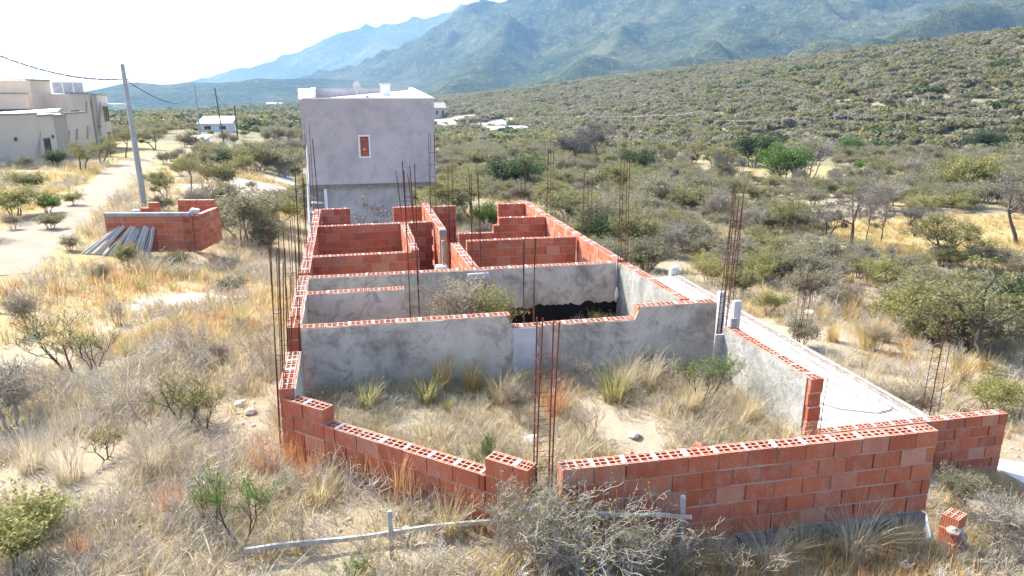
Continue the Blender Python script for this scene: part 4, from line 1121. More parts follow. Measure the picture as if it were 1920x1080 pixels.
# ------------------------------------------------------------------ far houses
def far_house(label, px0, px1, ytop, ybot, yeave, wallm, roofm, Yhint=None, windows=2, depth=6):
    c = ground_at((px0+px1)/2, ybot); Y = c.y
    a = at_y(px0, ybot, Y); b2 = at_y(px1, ybot, Y); ze = at_y(px0, yeave, Y).z; zt = at_y(px0, ytop, Y).z
    t = thing("house", label, "house", (a.x, Y, a.z-0.3)); W = b2.x-a.x; h = ze-a.z+0.3
    bb = MB(); bb.box(0,0,-0.5,W,depth,h); bb.build("wall", M[wallm], t)
    bb = MB(); bb.hexa([(-0.4,-0.5,h+0.01),(W+0.4,-0.5,h+0.01),(W+0.4,depth+0.3,zt-a.z+0.3),(-0.4,depth+0.3,zt-a.z+0.3),(-0.4,-0.5,h+0.2),(W+0.4,-0.5,h+0.2),(W+0.4,depth+0.3,zt-a.z+0.5),(-0.4,depth+0.3,zt-a.z+0.5)]); bb.build("roof", M[roofm], t)
    for i in range(windows):
        x = W*(i+0.5)/windows
        wn_ = thing_part("window", t)
        bb = MB(); bb.box(x-0.5,-0.03,h*0.4,x+0.5,0.05,h*0.8); bb.build("pane", M['glass'], wn_)
        bb = MB(); bb.box(x-0.6,-0.06,h*0.8+0.002,x+0.6,0.05,h*0.8+0.12); bb.box(x-0.6,-0.06,h*0.4-0.12,x+0.6,0.05,h*0.4-0.002); bb.build("frame", M['white_paint'], wn_)
    return t
far_house("white house with a bright white sloping roof beyond the dirt road", 376, 432, 222, 247, 233, 'white_paint', 'white_roof')
far_house("low whitewashed outbuilding beside the white roofed house", 350, 376, 262, 272, 266, 'white_paint', 'white_roof', windows=1)
far_house("brown house with dark veranda peeping out right of the grey house", 814, 836, 193, 222, 203, 'beige_dark', 'concrete_grey', windows=2)
far_house("low building with a bright white flat roof in the clearing", 925, 998, 240, 251, 246, 'concrete_grey', 'white_roof', windows=3, depth=10)
far_house("tiny white house far off in the valley, left of the grey house", 500, 530, 193, 199, 195, 'white_paint', 'white_roof', windows=1)
far_house("tiny pale shed behind the beige house", 212, 224, 213, 222, 216, 'white_paint', 'white_roof', windows=1)

# ------------------------------------------------------------------ batter boards in the foreground
def rail(label, a, b_, w=0.05):
    a = Vector(a); b_ = Vector(b_); bb = MB()
    d = (b_-a); n = Vector((-d.y,d.x,0)).normalized()*w*0.35; u = Vector((0,0,w/2))
    r_ = random.Random(3); K = 9; 
    P4 = []
    for i in range(K+1):
        c = a.lerp(b_, i/K)+Vector((0,0,0.012*math.sin(i*1.3)))
        P4 += [c-n-u, c+n-u, c+n+u, c-n+u]
    F = [(0,1,2,3),(4*K+3,4*K+2,4*K+1,4*K)]
    for i in range(K):
        for k in range(4): F.append((i*4+k,(i+1)*4+k,(i+1)*4+(k+1)%4,i*4+(k+1)%4))
    return tag(put("wooden_rail", mesh_np("wooden_rail",[p[:] for p in P4],[f[::-1] for f in F],M['wood_grey'])), label, "rail")
RA = ground_at(462,1060)+Vector((0,0,0.16)); RB = ground_at(962,1006)+Vector((0,0,0.22))
rail("weathered wooden rail on the ground in front of the slanting brick wall", RA, RB, 0.042)
rail("short weathered wooden rail nailed to a post before the long front wall", at_y(1085,963,5.7), at_y(1297,968,5.66), 0.036)
q = ground_at(735,1046); post("wooden_post", "thin grey wooden post holding the long foreground rail", "post", q.x,q.y,q.z-0.2,at_y(735,957,q.y).z,0.045,M['wood_grey'])
q = at_y(1280,975,5.72); post("wooden_post", "pale wooden post at the end of the short rail before the front wall", "post", q.x,5.72,-0.3,at_y(1280,930,5.72).z,0.05,M['wood_grey'],(-0.01,0))
# broken brick stub by the front wall end
rs = random.Random(12)
q = ground_at(1778,1032)
stub = thing("brick_stub", "broken brick and mortar stub beside the right end of the front wall", "rubble", (q.x,q.y,gz(q.x,q.y)), R(20))
for k in range(4): put("brick", ME_HOLED if k==3 else ME_BRICK, stub, (rs.uniform(-.03,.03),rs.uniform(-.02,.02),-0.16+k*0.178), (0,0,rs.uniform(-.2,.2)), (0.8,1.1,0.96))
for k in range(4): put("mortar_lump", lump("mortar_lump",0.10,k+5,M['mortar']), stub, (rs.choice((-.09,.1)),-0.06,-0.08+k*0.15))
b = MB(); b.cbox(-0.03,0,-0.03,0.03,0.8,0.03,0.006); o = b.build("wooden_batten", M['white_paint']); q = at_z(1738,945,-0.05); o.location = (q.x,q.y-0.2,gz(q.x,q.y)+0.12); o.rotation_euler = (R(6),0,R(-35)); tag(o, "short white batten on the ground past the front wall end", "batten")
# loose stones and broken brick in the yard
for i, (px, py, s, m, lab, nm) in enumerate(((998,822,0.10,'concrete',"white plastic scrap beside the corner cage","plastic_scrap"),(1190,806,0.075,'stone',"flat pale stone in the middle of the yard","stone"),(1310,826,0.08,'brick',"broken red brick half in the yard soil","broken_brick"),(1180,838,0.06,'brick',"small red brick shard near the long front wall","broken_brick"),(1145,816,0.06,'stone',"small brown stone left of the flat pale stone","stone"),(1290,815,0.06,'stone',"small stone near the broken red brick","stone"),
        (790,975,0.08,'stone',"rounded stone among russet grass before the slanting wall","stone"),(760,1000,0.07,'stone',"small stone behind the thin grey post","stone"),(452,760,0.08,'stone',"grey stone in the weeds left of the site corner","stone"),(470,775,0.08,'stone',"smaller grey stone left of the site corner","stone"),(1490,545,0.16,'concrete',"pale rubble lump beside the slab end","rubble_lump"),(1520,590,0.15,'concrete',"white rubble lump below the slab beam","rubble_lump"))):
    q = at_z(px, py, 0.45) if 560 < px < 1500 and 700 < py < 860 else ground_at(px, py)
    o = put(nm, lump(nm, s, 40+i, M[m]), None, (q.x, q.y, surf(q.x,q.y)+s*0.3)); tag(o, lab, "plastic scrap" if nm=="plastic_scrap" else "stone" if nm=="stone" else "rubble")
for (px0,py0,px1,py1,lab) in ((75,985,115,1003,"bleached stick on the sand at the lower left"),(70,1015,100,1003,"second bleached stick crossing at the lower left"),(140,970,165,965,"short bleached stick above the lower left sand patch")):
    a = ground_at(px0,py0); c = ground_at(px1,py1); b = MB(); b.tube([a+Vector((0,0,.03)),(a+c)/2+Vector((0,0,.05)),c+Vector((0,0,.03))],0.022,6); tag(b.build("stick", M['twig_pale']), lab, "stick")

# ------------------------------------------------------------------ vegetation meshes
def grow(seed, H=3.0, stems=1, r0=0.07, trunk=0.35, spread=0.8, levels=4, kids=(3,4), droop=0.0, crook=0.25, up=0.25, shrink=0.68, flat=0.0, r_end=0.004, base_r=0.12, seglen=3):
    rnd = random.Random(seed); segs = []; tips = []
    def br(p, d, L, r, lv):
        d = d.normalized(); q = p.copy(); n = seglen if lv < levels else 2
        pts = [q.copy()]; rr_ = [r]
        for i in range(n):
            d = (d + Vector((rnd.uniform(-1,1),rnd.uniform(-1,1),rnd.uniform(-1,1)))*crook + Vector((0,0,up if lv < 2 else up*0.3-droop))).normalized()
            if flat and lv >= 2: d.z *= (1-flat); d.normalize()
            q = q + d*L/n; pts.append(q.copy()); rr_.append(max(r_end, r*(1-0.45*(i+1)/n)))
        segs.append((pts, rr_, 5 if lv == 0 else 4 if lv == 1 else 3))
        if lv >= levels:
            tips.append((pts[-1], d.copy())); tips.append((pts[-2], d.copy())); return
        k = rnd.randint(*kids)
        for c in range(k):
            f = 1.0 if c == 0 else rnd.uniform(0.35,1.0) if lv > 0 else rnd.uniform(0.75,1.0)
            i = min(n-1, int(f*n)); b0 = pts[i].lerp(pts[i+1], f*n-i) if f < 1 else pts[-1]
            a = rnd.uniform(0,2*math.pi); side = Vector((math.cos(a),math.sin(a),rnd.uniform(-0.2,0.5)))
            nd = d*(0.55 if c else 0.9) + side*spread*(1 if c else 0.5)
            br(b0, nd, L*shrink*rnd.uniform(0.75,1.2), max(r_end, rr_[-1]*(0.85 if c == 0 else 0.65)), lv+1)
    for s in range(stems):
        a = 2*math.pi*s/stems+rnd.uniform(-.5,.5); o = base_r if stems > 1 else 0.0
        tilt = rnd.uniform(0.25,0.75) if stems > 1 else rnd.uniform(0.05,0.3)
        br(Vector((o*math.cos(a)*0.5,o*math.sin(a)*0.5,-0.08)), Vector((tilt*math.cos(a),tilt*math.sin(a),1)), H*trunk*rnd.uniform(0.8,1.15), r0*rnd.uniform(0.75,1.1), 0)
    # normalise to height H
    zmax = max(t[0].z for t in tips); k = H/zmax
    segs = [([p*k for p in pts], rr_, n) for pts, rr_, n in segs]; tips = [(p*k, d) for p, d in tips]
    return segs, tips
def wood_mesh(name, segs, m):
    V = []; F = []
    for pts, rr_, n in segs:
        o = len(V); P = np.array([p[:] for p in pts])
        for i in range(len(P)):
            d = P[min(i+1,len(P)-1)]-P[max(i-1,0)]; d = d/(np.linalg.norm(d)+1e-9)
            a = np.cross(d, (0,0,1) if abs(d[2]) < 0.9 else (1,0,0)); a /= np.linalg.norm(a)+1e-9; b_ = np.cross(d,a)
            for k in range(n):
                V.append(P[i]+(a*math.cos(2*math.pi*k/n)+b_*math.sin(2*math.pi*k/n))*rr_[i])
        for i in range(len(P)-1):
            for k in range(n): F.append((o+i*n+k,o+i*n+(k+1)%n,o+(i+1)*n+(k+1)%n,o+(i+1)*n+k))
    return mesh_np(name, np.array(V), np.array(F), m, smooth=True)
def leaf_mesh(name, tips, m, per=6, size=0.05, rad=0.12, seed=1, aspect=0.5, zsq=0.8):
    rng = np.random.default_rng(seed)
    P = np.repeat(np.array([t[0][:] for t in tips]), per, axis=0); n = len(P)
    P = P + rng.normal(0,1,(n,3))*rad*np.array([1,1,zsq])*0.6
    P[:,2] = np.maximum(P[:,2], 0.03)
    a = rng.normal(0,1,(n,3)); a /= np.linalg.norm(a,axis=1)[:,None]
    b_ = np.cross(a, rng.normal(0,1,(n,3))); b_ /= np.linalg.norm(b_,axis=1)[:,None]+1e-9
    s = size*rng.uniform(0.6,1.4,(n,1))
    a = a*s; b_ = b_*s*aspect
    V = np.stack([P-a, P-b_*1.0, P+a, P+b_], 1).reshape(-1,3)
    F = np.arange(4*n).reshape(-1,4)
    return mesh_np(name, V, F, m)
def grass_mesh(name, m, n=60, h=0.4, r=0.08, lean=0.45, w=0.006, seed=1, droop=0.5, seg=3):
    rng = np.random.default_rng(seed); V = []; F = []
    for i in range(n):
        a = rng.uniform(0,2*math.pi); rr_ = r*math.sqrt(rng.uniform()); x0 = rr_*math.cos(a); y0 = rr_*math.sin(a)
        a2 = a+rng.normal(0,0.6); L = h*rng.uniform(0.45,1.15); ln = lean*rng.uniform(0.2,1.4)
        px, py, pz = x0, y0, -0.02; dz = 1.0; dh = ln*0.5
        ww = w*rng.uniform(0.7,1.4); o = len(V); tx, ty = -math.sin(a2), math.cos(a2)
        for k in range(seg+1):
            f = k/seg; wk = ww*(1-f*0.85)
            V += [(px-tx*wk,py-ty*wk,pz),(px+tx*wk,py+ty*wk,pz)]
            l = math.hypot(dz,dh); px += math.cos(a2)*dh/l*L/seg; py += math.sin(a2)*dh/l*L/seg; pz += dz/l*L/seg
            dh += ln*droop*2; dz -= droop*0.35
        for k in range(seg): F.append((o+2*k,o+2*k+1,o+2*k+3,o+2*k+2))
    return mesh_np(name, np.array(V), np.array(F), m)

KIND = {}
def reg(kind, height, wood, leaf, wn_="stems", ln_="foliage"): KIND.setdefault(kind, []).append((height, wood, leaf, wn_, ln_))
for sd in range(4):      # thorn trees with a clear crooked trunk
    sg, tp = grow(100+sd, 3.4, 1+(sd%2), 0.10, 0.34, 0.95, 4, (3,4), 0.02, 0.32, 0.18, 0.70, 0.35)
    reg("thorn_tree", 3.4, wood_mesh("trunk", sg, M['bark']), leaf_mesh("crown", tp, M['leaf_olive'], 11, 0.05, 0.15, sd), "trunk", "crown")
    reg("grey_tree", 3.4, wood_mesh("trunk", sg, M['bark']), leaf_mesh("crown", tp, M['leaf_dead'], 13, 0.046, 0.15, sd+9, 0.35), "trunk", "crown")
for sd in range(2):
    sg, tp = grow(120+sd, 4.5, 1, 0.16, 0.30, 1.0, 4, (4,5), 0.0, 0.3, 0.2, 0.74, 0.2, r_end=0.01)
    reg("big_grey_tree", 4.5, wood_mesh("trunk", sg, M['bark']), leaf_mesh("crown", tp, M['leaf_dead'], 8, 0.08, 0.26, sd+19, 0.3), "trunk", "crown")
for sd in range(4):      # round olive bushes
    sg, tp = grow(140+sd, 2.0, 5, 0.045, 0.35, 0.9, 3, (3,5), 0.0, 0.3, 0.2, 0.75, 0.0, base_r=0.25)
    reg("olive_bush", 2.0, wood_mesh("stems", sg, M['twig']), leaf_mesh("foliage", tp, M['leaf_olive'], 9, 0.048, 0.15, sd+20))
    reg("greygreen_bush", 2.0, wood_mesh("stems", sg, M['twig']), leaf_mesh("foliage", tp, M['leaf_grey'], 8, 0.046, 0.15, sd+30))
    reg("dark_bush", 2.0, wood_mesh("stems", sg, M['bark']), leaf_mesh("foliage", tp, M['leaf_dark'], 12, 0.052, 0.16, sd+40))
    reg("bright_bush", 2.0, wood_mesh("stems", sg, M['bark']), leaf_mesh("foliage", tp, M['leaf_bright'], 9, 0.05, 0.16, sd+50))
    reg("yellow_bush", 2.0, wood_mesh("stems", sg, M['twig_brown']), leaf_mesh("foliage", tp, M['leaf_yellow'], 9, 0.044, 0.14, sd+60))
for sd in range(3):      # leafless grey bushes, dense twigs
    sg, tp = grow(170+sd, 1.8, 6, 0.03, 0.34, 0.8, 4, (3,4), 0.0, 0.3, 0.25, 0.72, 0.0, r_end=0.0045, base_r=0.25)
    reg("bare_bush", 1.8, wood_mesh("stems", sg, M['twig']), leaf_mesh("foliage", tp, M['leaf_brown'], 2, 0.022, 0.07, sd+70))
    reg("brown_bush", 1.8, wood_mesh("stems", sg, M['twig_brown']), leaf_mesh("foliage", tp, M['leaf_brown'], 3, 0.02, 0.07, sd+80))
for sd in range(3):      # upright thin shrubs of the foreground with sparse leaves
    sg, tp = grow(200+sd, 1.1, 4, 0.021, 0.40, 0.6, 3, (3,4), 0.0, 0.28, 0.3, 0.68, 0.0, r_end=0.0032, base_r=0.06)
    reg("sparse_shrub", 1.1, wood_mesh("stems", sg, M['bark']), leaf_mesh("foliage", tp, M['leaf_yellow'], 5, 0.014, 0.045, sd+90))
    reg("twiggy_shrub", 1.1, wood_mesh("stems", sg, M['twig_brown']), leaf_mesh("foliage", tp, M['leaf_brown'], 2, 0.012, 0.04, sd+95))
    reg("green_shrub", 1.1, wood_mesh("stems", sg, M['bark']), leaf_mesh("foliage", tp, M['leaf_bright'], 7, 0.015, 0.05, sd+98))
sg, tp = grow(230, 1.2, 6, 0.021, 0.38, 0.95, 5, (2,3), 0.0, 0.42, 0.22, 0.74, 0.0, r_end=0.0024, base_r=0.16)
reg("thorn_thicket", 1.2, wood_mesh("stems", sg, M['twig']), leaf_mesh("foliage", tp, M['leaf_yellow'], 1, 0.012, 0.04, 5))
GR = {}
for nm, m, n, h, r, lean, w, droop in (("straw_tuft",'straw',190,0.55,0.13,0.5,0.0032,0.45),("silver_tuft",'straw_grey',230,0.75,0.13,0.55,0.0028,0.5),("golden_tuft",'gold',170,0.62,0.15,0.35,0.006,0.35),
        ("russet_tuft",'orange_grass',150,0.55,0.16,0.35,0.004,0.3),("green_tuft",'green_grass',120,0.42,0.09,0.45,0.006,0.5)):
    GR[nm] = [(h, grass_mesh(nm, M[m], n, h, r, lean, w, 300+k+n, droop)) for k in range(2)]

rv = random.Random(77)
GROUPS = {"big_grey_tree":"big bare trees","thorn_tree":"thorn trees","grey_tree":"grey leafed trees","olive_bush":"olive bushes","greygreen_bush":"grey green bushes","dark_bush":"dark green bushes","bright_bush":"bright green bushes","yellow_bush":"yellowish bushes","bare_bush":"leafless bushes","brown_bush":"brown dry bushes","sparse_shrub":"sparse leafy shrubs","twiggy_shrub":"twiggy shrubs","green_shrub":"small green shrubs","thorn_thicket":"thorn thickets"}
NAMES = {"big_grey_tree":"bare_tree","thorn_tree":"thorn_tree","grey_tree":"thorn_tree","olive_bush":"bush","greygreen_bush":"bush","dark_bush":"bush","bright_bush":"bush","yellow_bush":"bush","bare_bush":"bush","brown_bush":"bush","sparse_shrub":"shrub","twiggy_shrub":"shrub","green_shrub":"shrub","thorn_thicket":"thorn_shrub"}
PLACED = []
def plant_at(kind, x, y, h, label, wide=1.0, var=None, z=None, group=None):
    hh, wood, leaf, wn_, ln_ = KIND[kind][var if var is not None else rv.randrange(len(KIND[kind]))]
    z = surf(x,y) if z is None else z
    t = thing(NAMES[kind], label, "tree" if "tree" in kind else "shrub" if "shrub" in kind or "thicket" in kind else "bush", (x,y,z), rv.uniform(0,6.28), group or GROUPS[kind])
    s = h/hh; t.scale = (s*wide,s*wide,s)
    put(wn_, wood, t); put(ln_, leaf, t)
    PLACED.append((x,y,h*0.45*wide)); return t
def plant(kind, px, py, ptop, label, wide=1.0, var=None, group=None, z=None):
    p = ground_at(px, py) if z is None else at_z(px, py, z)
    # height from the pixel span
    h = at_y(px, ptop, p.y).z-p.z
    return plant_at(kind, p.x, p.y, max(0.2,h), label, wide, var, None, group)
def tuft(kind, px, py, h, label, z=None, wide=1.0):
    p = ground_at(px, py) if z is None else at_z(px, py, z)
    hh, me = GR[kind][rv.randrange(2)]; s = h/hh
    o = put("grass_tuft", me, None, (p.x,p.y,surf(p.x,p.y)), (0,0,rv.uniform(0,6.28)), (s*wide,s*wide,s))
    PLACED.append((p.x,p.y,0.1)); return tag(o, label, "grass tuft", kind.replace('_tuft',' grass tufts'))

# ------------------------------------------------------------------ individual plants, surveyed one by one
for a in (
 # --- right field
 ("grey_tree",1592,464,322,"tall grey crowned thorn tree with a straight dark trunk in the yellow field",0.95,0),
 ("grey_tree",1553,446,372,"slim grey tree just left of the tall thorn tree in the yellow field",0.8,1),
 ("grey_tree",1624,452,378,"thin tree just right of the tall thorn tree, dark bent trunk",0.6,2),
 ("grey_tree",1650,457,372,"second thin tree right of the tall thorn tree, round grey head",0.6,0),
 ("grey_tree",1716,443,372,"pale bare tree with a stubby trunk in the yellow field",0.75,1),
 ("thorn_tree",1764,500,395,"dark green leaning thorn tree with a forked trunk in the yellow field",1.1,3),
 ("grey_tree",1906,458,325,"grey thorn tree cut by the right edge above the yellow field",1.1,2),
 ("thorn_tree",1460,442,358,"olive bushy tree left of the bare trees in the yellow field",1.0,1),
 ("bare_bush",1668,500,452,"small bare sapling below the twin thin trees",0.6,0),
 ("bare_bush",1545,540,470,"bare grey bush beside the leaning cage outside the slab",1.2,1),
 ("thorn_tree",1850,690,478,"big spreading thorn tree at the right edge beyond the slab",1.35,0),
 ("greygreen_bush",1800,640,540,"grey green bush crowding the left foot of the big right thorn tree",1.1,1),
 ("dark_bush",1905,640,520,"dark bush at the right edge beside the big thorn tree",1.0,2),
 ("yellow_bush",1330,535,478,"yellow green low bush behind the far end of the slab",1.1,0),
 ("olive_bush",1385,560,500,"olive low bush beside the thick rusty cage",1.0,1),
 ("yellow_bush",1440,590,540,"yellowish low bush outside the slab edge beam",1.0,2),
 ("greygreen_bush",1500,650,590,"grey green low bush below the leaning cage",1.0,3),
 ("brown_bush",1640,660,600,"brown dry bush between the golden tufts beyond the slab",1.0,0),
 ("brown_bush",1720,790,700,"brown dry bush beside the cage at the front end of the slab",1.2,1),
 ("yellow_bush",1860,770,700,"yellowish spreading bush behind the far right brick wall",1.3,3),
 ("greygreen_bush",1795,960,872,"yellow grey thorn shrub in front of the far right brick wall",0.8,0),
 ("bare_bush",1885,1050,930,"leafless grey bush in the lower right corner",1.2,2),
 # --- middle ground right of the ruin
 ("big_grey_tree",1080,320,250,"wide bare grey tree above the scrub, lower left of the pair",1.1,1),
 ("big_grey_tree",1122,304,226,"huge wide bare grey tree above the scrub, taller of the pair",1.15,0),
 ("dark_bush",960,362,282,"large dark green bush behind the rear red walls",1.2,0),
 ("bright_bush",992,350,300,"bright green rounded bush on the right of the large dark bush",1.0,1),
 ("thorn_tree",885,412,312,"multi trunked thorn tree right of the grey house",1.3,1),
 ("thorn_tree",838,410,330,"thorn tree half hidden by the grey house corner",1.1,3),
 ("bright_bush",915,432,372,"light green bush seen between the two red rear walls",0.8,2),
 ("dark_bush",1410,312,246,"dark grey green bush left of the dead trunk",1.1,1),
 ("bright_bush",1475,345,262,"green creeper covered bush beside the dead grey trunk",1.1,3),
 ("bare_bush",1510,338,240,"big dead grey trunk bush with knotted top on the slope",1.2,0),
 ("bright_bush",1592,290,252,"vivid green bush on the slope right of the dead trunk",1.0,0),
 ("bright_bush",1608,322,300,"small vivid green bush below the other vivid one",1.0,1),
 ("yellow_bush",1815,362,285,"wide olive yellow bush on the right slope",1.4,1),
 ("dark_bush",1840,285,240,"green bush high on the right slope",1.3,2),
 ("bare_bush",1720,345,280,"grey brown leafless bush left of the wide yellow bush",1.3,1),
 ("bare_bush",1655,395,330,"grey leafless bush above the twin thin trees",1.3,2),
 ("olive_bush",1710,390,340,"olive bush above the pale bare tree",1.2,0),
 ("thorn_tree",1335,322,262,"small thorn tree in the yellow gap, leftmost of its row",0.9,1),
 ("thorn_tree",1365,322,268,"small thorn tree in the yellow gap, second of its row",0.8,0),
 ("thorn_tree",1300,318,262,"small thorn tree on the left rim of the yellow gap",0.8,2),
 ("grey_tree",1350,345,280,"bare leaning sapling tree in the yellow gap below the row",0.6,3),
 ("thorn_tree",1240,310,262,"thorn tree right of the huge bare tree",1.0,2),
 ("dark_bush",1190,330,275,"dark bush at the foot of the huge bare tree",1.2,3),
 ("olive_bush",1150,360,300,"olive bush below the huge bare tree",1.3,2),
 ("greygreen_bush",1225,390,325,"grey green bush in the middle of the thicket",1.3,1),
 ("olive_bush",1290,400,340,"olive bush in the middle of the thicket, right part",1.3,3),
 ("bare_bush",1340,420,350,"grey bare bush at the right of the thicket",1.2,0),
 ("olive_bush",1060,420,345,"olive bush right behind the stepped red wall",1.3,0),
 ("greygreen_bush",1120,440,365,"grey green bush right behind the red side wall",1.2,2),
 ("dark_bush",1110,470,400,"dark bush against the red side wall",1.0,1),
 ("olive_bush",1190,470,395,"olive bush beyond the corner of the tarred room",1.2,1),
 ("bare_bush",1260,480,410,"bare bush above the far end of the slab",1.2,2),
 ("greygreen_bush",1320,490,430,"grey green bush above the far end of the slab, right part",1.1,0),
 ("bare_bush",1400,440,375,"leafless bush behind the thick rusty cage",1.1,1),
 ("olive_bush",1420,470,415,"olive bush right of the thick rusty cage",1.0,2),
 ("olive_bush",1030,385,330,"olive bush behind the rear corner of the right side wall",1.2,3),
 ("brown_bush",1230,440,380,"brown bush in the thicket above the tarred room",1.2,2),
 ("greygreen_bush",1160,415,360,"grey green bush over the middle of the right side wall",1.2,3),
 ("dark_bush",1500,420,380,"dark bush left of the slim grey tree",0.9,0),
 # --- left of the ruin
 ("greygreen_bush",460,455,345,"tall grey green bush right of the brick shed, dark stems below",1.0,2),
 ("greygreen_bush",500,430,350,"wispy grey bush left of the starter bars",0.8,0),
 ("olive_bush",410,362,290,"olive bush behind the brick shed, right of the pole",1.0,0),
 ("thorn_tree",312,375,318,"thin dark stemmed tree right of the tall pole",0.7,1),
 ("thorn_tree",358,362,292,"dark stemmed tree behind the rear wall of the shed",0.8,2),
 ("olive_bush",238,502,452,"olive thorn bush growing before the leaning joists",0.9,1),
 ("olive_bush",330,505,466,"low olive bush before the shed front",1.0,3),
 ("greygreen_bush",130,470,440,"grey green low bush between the road and the joists",1.4,1),
 ("thorn_tree",155,322,262,"small thorn tree with bare trunk in front of the beige house",1.0,3),
 ("thorn_tree",190,308,250,"leaning small thorn tree in front of the beige house, middle one",0.9,1),
 ("thorn_tree",207,292,248,"dark trunked small tree in front of the beige house, right one",0.8,0),
 ("thorn_tree",236,296,240,"slim leaning tree right of the beige house",0.9,2),
 ("greygreen_bush",50,316,290,"round pale bush at the foot of the beige house",1.2,2),
 ("dark_bush",105,312,280,"green bush under the window of the beige house",1.0,3),
 ("olive_bush",50,360,315,"olive bush left of the road, upper one",1.3,0),
 ("yellow_bush",30,405,345,"yellow green bush left of the road, lower one",1.5,1),
 ("bright_bush",90,400,360,"green low bush beside the road bend",1.2,2),
 ("brown_bush",25,430,395,"brown bush at the left edge above the road",1.2,0),
 ("thorn_tree",290,280,240,"thorn tree where the road bends away",1.0,1),
 ("olive_bush",490,320,265,"olive bush left of the grey house",1.3,2),
 ("greygreen_bush",530,330,275,"grey green bush touching the grey house on the left",1.2,3),
 ("bare_bush",545,300,250,"grey bush farther left of the grey house",1.3,0),
 ("olive_bush",450,305,270,"olive bush right of the short brown pole",1.3,3),
 ("dark_bush",420,315,280,"dark bush below the short brown pole",1.1,1),
 # --- left foreground
 ("brown_bush",60,625,525,"tall brown dry bush at the left edge behind the lime patch",1.0,1),
 ("sparse_shrub",130,695,590,"fan shaped shrub with green tips at the left",1.4,0),
 ("sparse_shrub",178,690,600,"fan shaped shrub with green tips, right neighbour",1.2,1),
 ("bare_bush",15,800,660,"grey leafless bush at the left edge",1.1,2),
 ("twiggy_shrub",368,690,590,"bare zigzag twigs standing left of the site corner",0.9,2),
 ("sparse_shrub",345,792,690,"dark stemmed thorn shrub with pale green leaves, left foreground",1.5,2),
 ("sparse_shrub",382,800,715,"second dark stemmed shrub just right of the first",1.2,1),
 ("twiggy_shrub",285,790,690,"brown upright twiggy shrub in the left foreground",1.4,0),
 ("twiggy_shrub",500,690,610,"twiggy grey shrub against the left side wall",1.2,1),
 ("green_shrub",452,1015,870,"lanky sapling with bright green leaves in the lower left",0.8,0),
 ("sparse_shrub",395,985,890,"smaller leafy shrub left of the lanky sapling",1.0,1),
 ("yellow_bush",20,1075,925,"yellow green bush in the lower left corner",1.2,0),
 ("yellow_bush",60,1000,930,"low yellowish bush above the lower left corner",1.2,2),
 ("twiggy_shrub",565,1030,935,"brown branching twigs by the wooden rail",0.9,2),
 ("green_shrub",660,1095,1045,"vivid lime green low shrub at the bottom edge",1.7,1),
 ("thorn_thicket",1100,1095,868,"large bare thorn shrub in front of the street corner",1.15,0),
 ("thorn_thicket",1010,1060,890,"left side of the bare thorn clump before the corner cage",0.9,0),
 ("thorn_thicket",945,1040,872,"thorny grey shrub hiding the right foot of the slanting wall",0.9,0),
 ("thorn_thicket",1175,1085,905,"thorny grey shrub under the short rail",1.0,0),
 ("thorn_thicket",1045,1075,905,"low middle part of the bare thorn clump under the corner cage",1.1,0),
 ("twiggy_shrub",1235,1070,960,"pale twiggy shrub at the foot of the front wall",1.3,1),
 ("twiggy_shrub",520,905,820,"twiggy shrub at the left foot of the slanting wall",1.0,1),
 ("sparse_shrub",870,925,850,"thin leafy sprig before the slanting wall",0.8,0),
 ("green_shrub",915,900,830,"thin green sprig at the low right end of the slanting wall",0.7,2),
 ("twiggy_shrub",60,770,690,"grey twiggy shrub right of the bare bush at the left edge",1.3,1),
 ("twiggy_shrub",225,610,555,"low twiggy shrub left of the lime patch",1.3,2),
 ("greygreen_bush",440,560,505,"grey green shrub right of the lime patch",1.0,0),
 ("greygreen_bush",195,525,492,"grey green shrub below the leaning joists",1.2,2),
 ("twiggy_shrub",300,900,820,"twiggy shrub in the middle of the left foreground weeds",1.3,0),
 ("sparse_shrub",200,860,790,"small leafy shrub in the left foreground weeds",1.2,2),
 ("twiggy_shrub",700,1060,985,"twiggy shrub below the long rail",1.2,1),
 ("brown_bush",420,680,630,"brown dry bush halfway between the lime patch and the site corner",1.2,1),
 ("twiggy_shrub",1400,1085,1010,"pale twigs at the bottom before the front wall",1.4,0),
 ("olive_bush",95,430,398,"olive bush on the verge left of the road",1.3,3),
 ("yellow_bush",140,385,355,"yellow green verge bush farther along the road",1.2,0),
 ("olive_bush",340,330,300,"olive bush right of the road behind the pole",1.2,1),
 ): plant(*a)
for a in (   # --- inside the yard (on the raised soil) and rooms
 ("green_shrub",660,722,640,"small green acacia near the left of the plastered front wall",0.9,1,None,0.45),
 ("green_shrub",1320,735,640,"leafy green shrub in the right corner of the yard",1.1,0,None,0.5),
 ("twiggy_shrub",1085,712,655,"grey dead twigs at the foot of the notched wall",1.2,0,None,0.5),
 ("brown_bush",965,778,690,"dark brown dry bush in the middle of the yard",0.8,0,None,0.45),
 ("twiggy_shrub",1100,830,745,"brown dry shrub right of the corner cage",1.0,2,None,0.3),
 ("twiggy_shrub",1250,740,690,"dry twigs near the right of the plastered front wall",1.2,1,None,0.5),
 ): plant(a[0],a[1],a[2],a[3],a[4],a[5],a[6],a[7],a[8])
